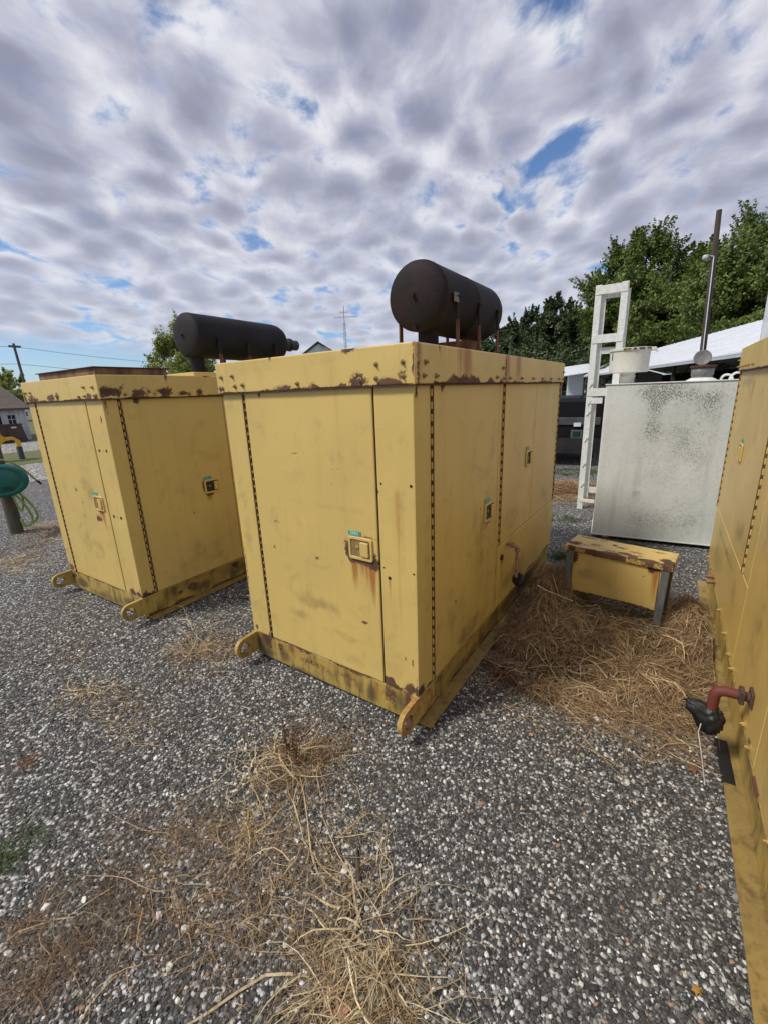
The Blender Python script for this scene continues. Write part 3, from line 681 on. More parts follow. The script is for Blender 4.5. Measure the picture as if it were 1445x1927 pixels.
g1, roof1, FF1, FS1 = enclosure((0, 0, 0), 0, 'middle yellow generator enclosure, nearest and largest in view, with fat rust-brown muffler on top', 1.1946, 2.45, 'right', 3, main_cfg)
muffler(roof1, -.53, .95, 1.98, 2.155, .198, (1.10, 1.44, 1.79), 2.145, 1.10, plate=True, dome=.10)
mb = MB(); mb.box(-.66, -.40, 1.42, 1.60, ZT, 1.93, 0, .004); mb.build('saddle', [ORUST], roof1)
mb = MB(); mb.box(-.9, -.25, 1.85, 2.3, ZT-.002, 1.845, 0, .004); mb.build('rear_hatch', [RUST], roof1)
# drain pipe with dark disc at the side
mb = MB(); mb.tube([(-.01, 1.20, .585), (.05, 1.20, .585), (.068, 1.20, .578), (.075, 1.20, .56), (.075, 1.20, .36)], .011, 12)
mb.lathe([(.019, 0), (.019, .02)], 12, 0, Matrix.Translation((.075, 1.20, .545))); mb.lathe([(.019, 0), (.019, .02)], 12, 0, frameM((.03, 1.20, .585), (0, 1, 0), (0, 0, 1), (1, 0, 0)))
dp = mb.build('drain_pipe', [simple('pinkish_rusted_pipe', (.36, .24, .20), (.20, .10, .07), .7, scale=40)], g1)
mb = MB(); mb.lathe([(.0001, 0), (.036, .003), (.048, .010), (.044, .022), (.026, .027), (.0001, .028)], 22, 0, Matrix.Translation((.09, 1.23, .33)) @ Matrix.Rotation(R(62), 4, (.9, -.4, 0))); mb.build('pipe_cap', [PLASTK], dp)
mb = MB(); mb.lathe([(.02, 0), (.018, .012), (.0001, .014)], 12, 0, FS1.M(1.10, .525, 0)); mb.build('knob', [RUST], g1)

leftside = [
 dict(u=(0.0, .098), z=(ZB-.002, zt), st=[('rust', .04, ZB, .07, .035, .9), ('rust', .02, ZW-.03, .01, .06, .7)], res=.012),
 dict(name='door', u=(.122, .935), z=(ZB+.002, zt), n=.001, hinges=[(.11, ZB+.006, ZW)], latch=[(.720, .905, True, 1)],
      st=[('rust', .66, .87, .025, .05, .95), ('rust', .70, .845, .05, .018, .9), ('rust', .65, .91, .012, .06, .85), ('drip', .69, .84, .03, .08, .9), ('dirt', .5, .9, .15, .3, .25), ('dirt', .6, .4, .3, .15, .3), ('dirt', .35, .3, .2, .12, .3), ('rust', .36, 1.02, .006, .006, .7), ('rust', .52, .72, .006, .008, .7), ('rust', .22, ZW-.01, .02, .03, .8)]),
 dict(u=(.94, 2.45), z=(ZB-.002, zt), res=.03),
]
left_cfg = dict(hf=-1.0531, df=-.2304, lt=(-.345, .885),
 beam=[('dirt', -1.0, .1, .15, .05, .8), ('rust', -1.13, .14, .05, .03, .8), ('dirt', -.2, .1, .12, .06, .8), ('edge', ZB, .018, .66, -1.15, 0), ('dirt', -.6, .06, .4, .04, .62), ('rust', -.15, .13, .03, .05, .66)],
 sbeam=[('rust', .42, .11, .05, .03, .95), ('rust', .85, .14, .06, .03, .9), ('rust', .3, .1, .03, .02, .75), ('dirt', .5, .08, .2, .06, .7), ('edge', .02, .025, .8, 0, 2.4), ('dirt', .9, .1, .3, .08, .6)],
 st_l=[('rust', -1.15, ZB+.02, .04, .07, .85), ('dirt', -1.1, 1.0, .05, .4, .25)],
 st_d=[('rust', -.345, .835, .05, .025, .9), ('rust', -.40, .88, .012, .05, .85), ('rust', -.29, .86, .012, .05, .85), ('drip', -.32, .82, .03, .16, 1.0), ('drip', -.36, .82, .02, .1, .8), ('rust', -.40, .76, .035, .02, .85), ('rust', -.47, .76, .012, .008, .7), ('rust', -.68, .96, .02, .02, .62), ('rust', -.62, .86, .012, .02, .62), ('rust', -.63, .76, .012, .03, .66), ('rust', -.8, .78, .01, .01, .66),
       ('dirt', -.5, 1.0, .15, .2, .38), ('dirt', -.6, .5, .3, .2, .3), ('edge', ZB+.004, .006, .7, -1, -.2)],
 st_r=[('rust', -.12, ZB+.015, .06, .025, .85), ('rust', -.04, ZB+.02, .05, .03, .85), ('rust', -.06, 1.50, .012, .03, .7), ('dirt', -.1, 1.0, .04, .5, .2)],
 plugs=[(-.175, 1.285, .011), (-.075, 1.286, .011), (-.125, 1.285, .003), (-.17, .806, .011), (-.07, .805, .011), (-.12, .806, .003)],
 side=leftside,
 band=[('edge', ZW, .014, .95, -1.2, .02), ('edge', ZW, .05, .8, -1.2, -.95), ('rust', -1.18, ZW+.03, .03, .035, .9), ('rust', -1.06, ZW+.02, .05, .025, .9), ('rust', -.7, ZW+.025, .06, .022, .85), ('rust', -.6, ZW+.03, .03, .03, .8), ('rust', -.12, ZW+.02, .03, .02, .9), ('rust', -.02, ZW+.02, .03, .03, .8)],
 sband=[('rust', .06, ZW+.04, .07, .035, .98), ('rust', .25, ZW+.035, .05, .03, .95), ('rust', .44, ZW+.035, .07, .035, .98), ('rust', .58, ZW+.025, .05, .02, .9), ('rust', .72, ZW+.03, .03, .03, .85), ('edge', ZW, .035, .95, .7, 2.4), ('edge', ZW, .012, .9, 0, 1.2), ('rust', .46, ZT-.01, .01, .02, .9), ('drip', .46, ZT, .015, .08, .8), ('rust', .8, ZT, .03, .008, .8)],
 bandseg=[(-.0157, 2.4657)],
 bolts=[(-1.14, 1.70), (-1.05, 1.70), (-1.08, 1.65), (-.95, 1.65), (-.6, 1.665), (-.26, 1.65), (-.17, 1.71), (-.175, 1.652), (-.05, 1.705), (-.04, 1.652)],
 sbolts=[(.13, 1.70), (.15, 1.655), (.62, 1.652), (.95, 1.652)])
g2, roof2, FF2, FS2 = enclosure((-2.2847, -.1433, 0), .0289, 'left yellow generator enclosure with slim black muffler and rusty roof hatch', 1.19, 2.45, 'right', 17, left_cfg)
mo = muffler(roof2, -.58, 1.08, 2.25, 2.165, .192, (1.28, 1.62, 1.98), 2.13, 1.16, pipe=True, dome=.16, mat=MUFB)
mb = MB(); mb.box(-.85, -.22, .86, 1.5, ZT-.002, 1.828, 0, .004); mb.build('muffler_plinth', [YEL], roof2)
# roof hatch
mb = MB(); mb.box(-.93, -.055, .02, .52, ZT-.001, 1.832, 0, .003); mb.box(-.945, -.04, .005, .535, 1.832, 1.838, 1, .001)
mb.build('roof_hatch', [simple('rust_streaked_tan', (.25, .15, .085), (.10, .045, .03), .8, scale=9, stretch=(1, 1, .3)), RUST], roof2)

rt = .031; uR = lambda y: y+.649
rightside = [
 dict(u=(3.285, 3.30), z=(ZB-.002, zt), mat=YELR),
 dict(name='door', u=(2.482, 3.258), z=(.622, zt), n=.001, mat=YELR, hinges=[(3.271, .622, ZW)], latch=[(2.60, 1.13, False, -1)], res=.009, st=[('dirt', 2.9, 1.55, .35, .06, .5), ('dirt', 2.6, 1.5, .06, .1, .5), ('dirt', 2.9, .9, .3, .2, .25), ('rust', 3.25, 1.0, .012, .6, .45)]),
 dict(name='door', u=(1.832, 2.477), z=(.622, zt), n=.001, mat=YELR, hinges=[(1.819, .622, ZW)], res=.009, st=[('dirt', 2.1, .75, .3, .1, .4), ('dirt', 2.2, 1.3, .1, .3, .3), ('dirt', 2.2, 1.0, .03, .05, .4)]),
 dict(u=(1.632, 3.283), z=(ZB-.002, .617), mat=YELR, res=.009, st=[('dirt', 2.5, .52, .6, .03, .5), ('dirt', 2.8, .35, .4, .12, .35), ('dirt', 2.0, .45, .2, .12, .35), ('edge', ZB, .008, .7, 1.6, 3.3), ('drip', 2.8, .35, .02, .2, .5)]),
 dict(u=(1.632, 1.806), z=(.622, zt), mat=YELR, res=.012),
 dict(u=(.93, 1.627), z=(ZB-.002, zt), mat=YELR, res=.010, st=[('dirt', 1.3, .5, .2, .3, .36), ('dirt', 1.5, .9, .1, .3, .3), ('edge', ZB, .01, .7, .9, 1.6), ('rust', 1.05, ZB+.02, .02, .02, .7)]),
 dict(u=(.0, .925), z=(ZB-.002, zt), mat=YELR, res=.014, st=[('dirt', .7, .4, .1, .25, .36), ('dirt', .4, .6, .1, .3, .36), ('rust', .6, .42, .006, .006, .8), ('rust', .35, .4, .006, .006, .8)]),
]
right_cfg = dict(dz=rt, front=False, hf=0, df=0, beam=[], side=rightside,
 sbeam=[('rust', .85, .12, .02, .03, .9), ('dirt', 1.0, .1, .5, .08, .5), ('dirt', .3, .06, .4, .05, .6), ('edge', ZB-.013, .006, .66, 0, 3.2)],
 band=[], sband=[('edge', ZW, .008, .7, 0, 3.3)], bandseg=[(-.0157, 3.3157)], bolts=[], sbolts=[(3.29, 1.655), (3.29, 1.70), (3.22, 1.655), (3.08, 1.655), (2.94, 1.655), (2.80, 1.655), (2.62, 1.655)],
 railbolts=[(3.25, .205), (3.0, .205), (2.72, .205), (2.25, .205), (1.95, .205), (1.72, .205), (1.58, .205), (1.36, .205), (1.16, .205), (1.02, .205), (.6, .205)])
ang = .0251
g3, roof3, FF3, FS3 = enclosure((1.1916+math.sin(ang)*3.3, 2.6464-math.cos(ang)*3.3, rt), ang, 'yellow generator enclosure cut off by the right edge, red pipe at its foot', 1.2, 3.3, 'left', 31, right_cfg)
# chipped ledge plate, pipe stubs, red elbow
mb = MB(); mb.box(-.0065, .0, .80, .89, ZB-.010, ZB+.004, 0, .001); mb.build('chipped_patch', [simple('bare_primer', (.16, .055, .035), (.09, .035, .03), .8, scale=30)], g3)
mb = MB(); 
for yy in (2.76, 2.66): mb.tube([(.01, yy, .225), (-.05, yy, .22)], .014, 10)
mb.build('pipe_stub', [simple('brass_brown', (.30, .15, .06), (.15, .07, .04), .6, scale=30)], g3)
mb = MB(); y_ = 1.13
mb.tube([(.02, y_, .352), (-.055, y_, .352)], .019, 16, 0); mb.tube([(-.05, y_, .352), (-.085, y_, .352), (-.108, y_, .345), (-.118, y_, .325), (-.118, y_, .235)], [.020, .021, .022, .021, .019], 16, 1)
mb.box(-.045, -.028, y_-.028, y_+.028, .325, .38, 0, .003); mb.box(-.012, .0, y_-.03, y_+.03, .32, .385, 0, .003)
mb.build('red_elbow_pipe', [simple('brown_fitting', (.10, .05, .035), (.06, .03, .025), .7, scale=40), REDM], g3)
def world_of(root, p): return Matrix.Translation(root.location) @ Matrix.Rotation(root.rotation_euler.z, 4, 'Z') @ Vector(p)
# bag wrapped round the valve below the elbow
pb = world_of(g3, (-.118, y_, .20))
bm = bmesh.new(); bmesh.ops.create_icosphere(bm, subdivisions=4, radius=1)
for v in bm.verts:
    n_ = v.co.normalized(); q = math.sin(n_.x*7+1)*math.sin(n_.y*9)*math.sin(n_.z*8+2)*.13+math.sin(n_.x*19+n_.z*11)*.05+.07*abs(math.sin(n_.y*21+n_.z*13))*abs(math.sin(n_.x*17-n_.z*9))-.08*abs(math.sin(n_.z*11+3*n_.x+2*math.sin(n_.y*6)))
    v.co = n_*(1+q); v.co.x *= .050; v.co.y *= .04; v.co.z *= .068
    if n_.x < -.2: v.co.x -= .042*min(1, (-n_.x-.2)*1.4); v.co.z = v.co.z*(1-.45*(-n_.x-.2))+.045*(-n_.x-.2)*1.6
me = bpy.data.meshes.new('black_bag'); bm.to_mesh(me); bm.free()
for f in me.polygons: f.use_smooth = True
o = link('black_bag', me, [PLASTK], None); o.location = pb; tag(o, 'crumpled black plastic bag tied round the red elbow pipe', 'bag')
mb = MB(); bx, by, bz = pb
mb.tube([(bx-.03, by-.045, bz+.0), (bx-.036, by-.065, bz-.03), (bx-.02, by-.085, bz-.09), (bx+.01, by-.13, .012)], .0022, 6)
tag(mb.build('cable_tie', [WIRE]), 'long white plastic tie hanging from the black bag', 'cable tie')
mb = MB(); mb.bar((1.204, .66, .012), (1.218, .40, .012), .045, .012, 0, .003)
tag(mb.build('black_board', [PLASTK]), 'flat black strip of rubber lying by the right generator base', 'strip')

# ---------------------------------------------------------------- yellow box on legs
st = empty('battery_box', (.63, 1.77, 0), R(-6), 'low yellow box on grey legs with peeling rusty lid', 'box')
lid = slab('lid', Fr('front', 0), -.335, .335, -.155, .155, st, YEL, [('edge', -.15, .045, .95, -.33, .33), ('rust', -.29, -.07, .08, .05, .75), ('rust', -.22, .12, .09, .012, .8), ('rust', .31, -.1, .05, .07, .95), ('rust', .2, -.13, .12, .03, .85), ('rust', .0, .02, .04, .02, .6), ('rust', -.15, -.02, .05, .02, .55), ('rust', .22, .08, .04, .02, .6), ('rust', .05, -.09, .12, .03, .66), ('edge', .15, .012, .7, -.33, .33), ('rust', .1, -.02, .05, .015, .6), ('rust', -.05, .05, .02, .02, .7)], n0=-.034, n1=0, res=.005, wav=.004, seed=77, round_=.008)
lid.rotation_euler = (R(-90), 0, R(0)); lid.location = (0, 0, .475)
lid.rotation_euler = (R(-91.5), R(1.2), 0)
mb = MB(); mb.add([(-.265, -.125, .13), (.265, -.125, .13), (.265, .125, .13), (-.265, .125, .13), (-.30, -.135, .45), (.29, -.135, .45), (.29, .135, .45), (-.30, .135, .45)], [(0,3,2,1),(4,5,6,7),(0,1,5,4),(1,2,6,5),(2,3,7,6),(3,0,4,7)])
bb = mb.build('box_body', [YEL], st)
slab('front_plate', Fr('front', -.138), -.272, .268, .135, .445, bb, YEL, [('rust', .25, .43, .05, .03, .9), ('drip', .245, .43, .025, .26, 1.0), ('rust', -.26, .40, .02, .06, .8), ('edge', .445, .012, .8, -.27, .27), ('dirt', -.1, .3, .2, .1, .35), ('edge', .14, .008, .7, -.27, .27), ('rust', .18, .36, .005, .005, .9)], n0=-.01, res=.006, seed=91)
for sx, sy in ((-1, -1), (1, -1), (1, 1), (-1, 1)):
    b = MB(); x_ = sx*.297; y_2 = sy*.145
    b.bar((x_*.97, y_2, 0), (x_, y_2, .44), .042, .005, 0, .001, up=(0, 1, 0)); b.bar((x_*.97+sx*.02, y_2-sy*.018, 0), (x_+sx*.02, y_2-sy*.018, .44), .005, .036, 0, .001, up=(0, 1, 0))
    b.build('leg', [GALV], st)

# ---------------------------------------------------------------- white tank with ladder, fill cap, vent
ta = R(7.2); tk = empty('fuel_tank', (.2175, 3.388, 0), ta, 'big white steel tank with black mildew specks behind the yellow box', 'tank')
FT = Fr('front', 0.); TW, TD = 2.1, 1.15
core = MB(); core.box(.004, TW, .004, TD, .055, 1.588, 0, .01); tbody = core.build('tank_shell', [WHT], tk)
mil = [('mil', .70, 1.05, .55, .65, .22), ('mil', .60, .6, .5, .5, .12), ('mil', .62, 1.50, .26, .10, .75), ('mil', .90, 1.45, .25, .14, .55), ('mil', .36, 1.53, .16, .07, .6), ('mil', .45, 1.38, .08, .25, .5), ('mil', .66, 1.30, .12, .25, .3), ('mil', .42, 1.1, .08, .35, .42), ('mil', .9, 1.2, .12, .35, .3), ('mil', .55, .8, .35, .5, .22), ('mil', .3, .22, .15, .12, .5), ('mil', .65, .25, .25, .14, .55), ('mil', .9, .3, .15, .2, .35), ('mil', .7, 1.0, .15, .2, .3), ('mil', .05, .9, .02, .7, .35), ('drip', .37, .55, .08, .2, .7)]
slab('tank_face', FT, .0, TW, .05, 1.592, tbody, TANK, mil, n0=-.01, n1=.004, res=.015, wav=.004, seed=55, round_=.006)
rb = MB(); rb.box(-.008, TW+.01, -.012, TD+.01, 1.592, 1.604, 0, .003); rb.build('top_rim', [WHT], tk)
rb = MB(); rb.box(-.01, TW+.01, -.014, TD, .04, .052, 0, .002); rb.box(.1, .16, .05, TD-.05, 0, .04); rb.box(TW-.16, TW-.1, .05, TD-.05, 0, .04)
rb.build('tank_foot', [WHT], tk)
# fill bowl
mb = MB(); Mf = Matrix.Translation((.19, .48, 0))
mb.lathe([(.066, 1.60), (.066, 1.66), (.072, 1.665), (.072, 1.68), (.066, 1.69), (.066, 1.70), (.085, 1.712)], 40, 0, Mf)
mb.lathe([(.0001, 1.7121), (.176, 1.7122), (.181, 1.716)], 40, 0, Mf, False); mb.lathe([(.181, 1.716), (.187, 1.925)], 40, 0, Mf); mb.lathe([(.187, 1.9251), (.198, 1.927), (.198, 1.948), (.19, 1.952), (.0001, 1.955)], 40, 0, Mf, False)
mb.box(.17+.19, .23+.19, .40, .46, 1.915, 1.95, 0, .008); mb.bar((.21+.19, .43, 1.94), (.24+.19, .41, 1.90), .03, .012, 0, .004)
fb = mb.build('fill_bowl', [simple('white_bowl_rusty_chips', (.66, .65, .59), (.55, .53, .46), .5, scale=6)], tk)
mb = MB(); 
for k in range(7):
    an = -1.9+k*.23+random.random()*.1; rr_ = .1995
    mb.box(-.012-.01*random.random(), .012, -.0015, .0015, -.006-.008*random.random(), .006, 0, 0, Matrix.Translation((.19+rr_*math.cos(an), .48+rr_*math.sin(an), 1.940)) @ Matrix.Rotation(an+math.pi/2, 4, 'Z'))
mb.box(-.004, .006, -.0015, .0015, -.06, .01, 0, 0, Matrix.Translation((.19+.188*math.cos(-2.6), .48+.188*math.sin(-2.6), 1.90)) @ Matrix.Rotation(-2.6+math.pi/2, 4, 'Z'))
mb.build('rust_chips', [ORUST], fb)
# emergency vent with tilted lid
mb = MB(); Mv = Matrix.Translation((.83, .42, 0))
mb.lathe([(.13, 1.60), (.12, 1.612), (.095, 1.625), (.09, 1.63)], 32, 1, Mv); mb.lathe([(.087, 1.63), (.085, 1.65), (.092, 1.652), (.094, 1.715), (.085, 1.72)], 32, 0, Mv); mb.lathe([(.085, 1.72), (.108, 1.725), (.110, 1.737), (.10, 1.745), (.0001, 1.75)], 32, 2, Mv)
v_ = mb.build('vent_cap', [GREYC, WHT, RUST], tk)
mb = MB(); mb.lathe([(.0001, -.006), (.066, -.006), (.074, 0), (.074, .008), (.066, .010), (.062, .006), (.0001, .006)], 32, 0, Matrix.Translation((.81, .40, 1.815)) @ Matrix.Rotation(R(78), 4, 'X')); mb.build('vent_flap', [GREYC], v_)
mb = MB(); Mx = Matrix.Translation((.83, .325, 1.685))
for cx_ in (1.03, 1.115):
    b = MB(); r_ = .045 if cx_ < 1.1 else .06; b.tube([(cx_+r_*math.cos(a_), .42, 1.60+r_*1.1*math.sin(a_)) for a_ in np.linspace(0, math.pi, 13)], .011, 8); b.build('lifting_ring', [WHT], tk)
# ladder at the rear left corner (two angle-iron rails, angle rungs)
cl, sl = math.cos(ta), math.sin(ta)
lad = empty('ladder', (-.085, 4.55, 0), 0, 'tall white angle-iron ladder standing behind the white tank', 'ladder')
def angle(mb, a, b, w, t, sx, sy):
    ax, ay, az = a; bx_, by_, bz_ = b
    mb.box(min(0, sx*w), max(0, sx*w), -t/2, t/2, az, bz_, 0, .001, Matrix.Translation((ax, ay, 0))); mb.box(-t/2, t/2, min(0, sy*w*.8), max(0, sy*w*.8), az, bz_, 0, .001, Matrix.Translation((ax, ay, 0)))
lean = lambda x, z: x
b = MB(); b.box(-.068, .0, -.004, .004, 0, 2.73, 0, .001); b.box(-.068, -.060, .0045, .05, 0, 2.73, 0, .001); b.box(.0, .048, .045, .051, .15, 2.66, 0, .001); b.box(-.003, .004, .0045, .051, .15, 2.66, 0, .001); b.build('rail', [WHT], lad)
b = MB(); b.box(.205, .278, -.004, .004, 1.2, 2.73, 0, .001); b.box(.270, .278, .0045, .05, 1.2, 2.73, 0, .001); b.box(.225, .30, .045, .051, 1.2, 2.66, 0, .001); b.build('rail', [WHT], lad)
for z_, kk in ((2.66, 1), (2.60, 0), (2.12, 1), (1.98, 0), (1.5, 1)):
    b = MB(); 
    if kk: b.box(-.06, .27, -.011, -.0045, z_-.035, z_+.06, 0, .001)
    else: b.box(.0, .27, .052, .058, z_-.02, z_+.055, 0, .001)
    b.build('rung', [WHT], lad)
for q_ in ((-.05, .12, -.014, -.005, 1.375, 1.445), (-.04, .14, -.014, -.005, .10, .145), (-.03, .16, .052, .058, .22, .30)):
    b = MB(); b.box(*q_, 0, .001); b.build('bracket', [WHT], lad)
b = MB()
for z_ in (1.62, 1.28, .95, .62, .35, 1.41): b.tube([(-.02, -.004, z_), (-.02, -.018, z_)], .016, 8); b.tube([(-.022, -.01, z_-.01), (-.045, -.012, z_-.05)], .007, 6)
b.build('weld_studs', [WHT], lad)

# ---------------------------------------------------------------- hose reel on post
post = MB(); post.tube([(-6.19, .175, -.02), (-6.19, .175, .5), (-6.20, .175, 1.12)], [.077, .075, .073], 14, 0, True, True)
po = tag(post.build('wooden_post', [WOODP]), 'short weathered wooden post carrying the green hose reel', 'post')
hr = empty('hose_reel', (-6.08, .16, .735), R(-20), 'dark green plastic hose reel drum hung on the wooden post', 'hose reel')
mb = MB(); Mh = frameM((0, 0, 0), (0, 1.13, 0), (0, 0, .86), (1, 0, 0))
mb.lathe([(.15, -.06), (.205, -.05), (.215, -.03), (.20, .0), (.195, .16), (.225, .18), (.235, .20), (.228, .225), (.20, .235), (.175, .232), (.165, .225), (.158, .232), (.06, .240), (.0001, .241)], 40, 0, Mh)
drum = mb.build('drum', [GREENP], hr)
mb = MB(); mb.box(-.03, .06, -.012, .012, .243, .255, 0, .004, Mh @ Matrix.Translation((.03, -.11, 0)) @ Matrix.Rotation(R(-25), 4, 'Z')); mb.build('crank_slot', [BLK], drum)
def hose(pts, name, label):
    # smooth catmull
    P = [Vector(p) for p in pts]; out_ = []
    for i in range(len(P)-1):
        p0, p1, p2, p3 = P[max(i-1, 0)], P[i], P[i+1], P[min(i+2, len(P)-1)]
        for t in np.linspace(0, 1, 8, endpoint=False): out_.append(.5*((2*p1)+(-p0+p2)*t+(2*p0-5*p1+4*p2-p3)*t*t+(-p0+3*p1-3*p2+p3)*t**3))
    out_.append(P[-1]); return out_
mb = MB()
mb.tube(hose([(-5.90, .0, .93), (-5.95, .17, .98), (-5.96, .33, .86), (-5.98, .43, .72), (-6.0, .47, .66)], '', ''), .011, 8)
mb.tube([(-6.0, .47, .665), (-6.01, .51, .61)], .014, 8, 1)
mb.tube(hose([(-6.02, .20, .56), (-6.02, .27, .42), (-6.03, .33, .22), (-6.03, .31, .12), (-6.04, .24, .10), (-6.05, .22, .2)], '', ''), .014, 8)
mb.tube(hose([(-6.02, .24, .57), (-6.01, .33, .42), (-6.02, .39, .24), (-6.03, .36, .14), (-6.05, .29, .12)], '', ''), .014, 8)
mb.tube(hose([(-6.04, .19, .55), (-6.04, .22, .36), (-6.05, .25, .3), (-6.05, .29, .42), (-6.03, .28, .56)], '', ''), .011, 8)
tag(mb.build('garden_hose', [HOSE, BLK]), 'light green garden hose looping down from the green reel', 'hose')

# ---------------------------------------------------------------- old white barn, dumpster, yellow machine, pole, left
WOODW = simple('peeling_white_boards', (.70, .72, .76), (.34, .35, .37), .9, scale=3.2, stretch=(3, 7, .35), bs=.5, bd=.01)
def shingle_mat():
    m, t, p, o = newmat('brown_shingles'); oc = t.node('ShaderNodeTexCoord').outputs['Object']
    br = t.node('ShaderNodeTexBrick', {'Vector': t.mapping(oc, rot=(0, R(0), R(90)), scale=(1, 1, 1)), 'Color1': (.13, .10, .085, 1), 'Color2': (.085, .07, .06, 1), 'Mortar': (.04, .035, .03, 1), 'Scale': 3.0, 'Mortar Size': .03, 'Brick Width': .9, 'Row Height': .5})
    setc(t, p, t.mix(.5, br.outputs[0], t.ramp(t.noise(oc, 6, 6, .7), [(.3, (.06, .05, .045)), (.7, (.16, .125, .105))]))); p.inputs['Roughness'].default_value = .95; return m
bn = empty('old_barn', (-26, 6.45, 0), R(2), 'old white wooden barn with brown shingle roof beyond the lane', 'barn')
mb = MB(); X0, X1, Y0, Y1, ZE, ZR = -8, 0, -9, 0, 1.55, 2.95
mb.add([(X1, Y0, 0), (X1, Y1, 0), (X0, Y1, 0), (X0, Y0, 0), (X1, Y0, ZE), (X1, Y1, ZE), (X0, Y1, ZE), (X0, Y0, ZE), ((X0+X1)/2, Y0, ZR), ((X0+X1)/2, Y1, ZR)],
       [(0, 1, 5, 4), (1, 2, 6, 9, 5), (2, 3, 7, 6), (3, 0, 4, 8, 7)]); wl = mb.build('wall', [WOODW], bn)
mb = MB(); d_ = .1; 
for sx in (1, -1):
    ex = X1+.25 if sx > 0 else X0-.25; rx = (X0+X1)/2; ez = ZE-.09
    mb.add([(ex, Y0-.2, ez), (ex, Y1+.2, ez), (rx, Y1+.2, ZR+.03), (rx, Y0-.2, ZR+.03), (ex, Y0-.2, ez+d_), (ex, Y1+.2, ez+d_), (rx, Y1+.2, ZR+.03+d_), (rx, Y0-.2, ZR+.03+d_)], [(0,3,2,1),(4,5,6,7),(0,1,5,4),(1,2,6,5),(2,3,7,6),(3,0,4,7)])
mb.build('roof', [shingle_mat()], bn)
mb = MB(); wy, wz = -.62, 1.03
for a_, b_ in (((-.20, -.15), (-.26, .26)), ((.15, .20), (-.26, .26)), ((-.15, .15), (.21, .26)), ((-.15, .15), (-.26, -.21)), ((-.012, .012), (-.21, .21)), ((-.15, .15), (-.012, .012))):
    mb.box(.0, .03 if a_ != (-.012, .012) else .02, wy+a_[0], wy+a_[1], wz+b_[0], wz+b_[1])
wd = mb.build('window', [simple('white_trim', (.62, .64, .66), None, .6)], bn); mb = MB(); mb.box(.001, .012, wy-.15, wy+.15, wz-.21, wz+.21); mb.build('pane', [simple('dark_glass', (.03, .04, .05), None, .1)], wd)
mb = MB(); mb.box(.0, .012, -1.12, -1.02, .55, 1.2); mb.build('wall_gap', [DARK], wl)
dm = empty('dumpster', (-25.0, 5.42, 0), R(4), 'dark brown steel dumpster against the old white barn', 'dumpster')
mb = MB(); mb.add([(-.5, -1.0, .04), (.45, -1.0, .04), (.45, .42, .04), (-.5, .42, .04), (-.5, -1.0, .84), (.45, -1.0, .84), (.45, .30, .84), (-.5, .30, .84)], [(0,3,2,1),(4,5,6,7),(0,1,5,4),(1,2,6,5),(2,3,7,6),(3,0,4,7)])
mb.box(.451, .49, -.3, -.26, .04, .84); mb.box(.43, .5, -1.0, .32, .80, .86); mb.build('bin', [simple('brown_bin', (.07, .04, .035), (.045, .028, .026), .6, scale=3)], dm)
mb = MB(); mb.box(.452, .462, -.12, .08, .66, .73); mb.build('sticker', [simple('white_sticker', (.7, .7, .7), None, .5)], dm)
# yellow machine: cut-out frame with arm
ym = empty('loader_frame', (-16.1, 2.55, 0), R(0), 'bright yellow machine frame with black foot at the left edge', 'machine')
# machine profile in its own plane (y, z)
prof = [(-.6, .35), (-.6, 1.25), (-.12, 1.22), (.0, 1.14), (.08, .80), (.16, .72), (.36, .72), (.50, .60), (.50, .40), (.40, .40), (.40, .58), (.34, .64), (.14, .62), (.04, .55), (-.02, .35)]
mb = MB(); mb.prism(prof, .12, frameM((0, .12, 0), (0, 1, 0), (0, 0, 1), (1, 0, 0))); ymb = mb.build('frame', [CYEL], ym)
mb = MB(); mb.prism([(.39, .0), (.51, .0), (.51, .42), (.39, .42)], .14, frameM((-.01, .12, 0), (0, 1, 0), (0, 0, 1), (1, 0, 0))); mb.build('foot', [simple('grey_foot', (.06, .07, .09), None, .5)], ym)
mb = MB(); mb.box(-.3, -.02, -.55, -.4, .0, 1.0); mb.build('rear_leg', [CYEL], ym)
mb = MB()
for a_, b_, r_ in ((-.1, 1.02, .045), (-.22, .98, .05), (-.1, .86, .04), (-.2, .78, .05), (-.06, .7, .045), (-.3, .88, .03)): mb.lathe([(r_, .121), (r_, .126)], 14, 0, frameM((0, a_, b_), (0, 1, 0), (0, 0, 1), (1, 0, 0)))
mb.build('bolt_holes', [simple('hole_dark', (.25, .12, .02), None, .6)], ymb)

def pole(name, base, h, r, label, lean=(0, 0), mat=POLEM):
    mb = MB(); x, y = base; mb.tube([(0, 0, -.2), (lean[0]*.5, lean[1]*.5, h*.5), (lean[0], lean[1], h)], [r, r*.9, r*.75], 12, 0, True, True)
    e = empty(name, (x, y, 0), 0, label, 'utility pole'); mb.build('shaft', [mat], e); return e
lp = pole('utility_pole', (-27.9, 7.35, 0)[:2], 4.75, .075, 'slim utility pole behind the old barn with thin wires', (0, -.12))
mb = MB(); mb.box(-.05, .05, -.35, .15, 4.55, 4.65); mb.build('crossarm', [POLEM], lp)
mb = MB()
def wire(a, b, sag, r=.011, n=14):
    a = Vector(a); b = Vector(b); mb.tube([a.lerp(b, t)-Vector((0, 0, sag*4*t*(1-t))) for t in np.linspace(0, 1, n)], r, 5)
wire((-27.9, 7.2, 4.6), (-24, 30, 4.4), .7); wire((-27.9, 7.2, 3.75), (-24, 30, 3.6), .6); wire((-27.9, 7.2, 4.6), (-30, -16, 4.8), .5); wire((-27.9, 7.2, 3.75), (-30, -16, 3.9), .3)
tag(mb.build('power_line', [simple('wire_grey', (.25, .27, .3), None, .6)]), 'thin overhead wires strung from the pole by the barn', 'wires')
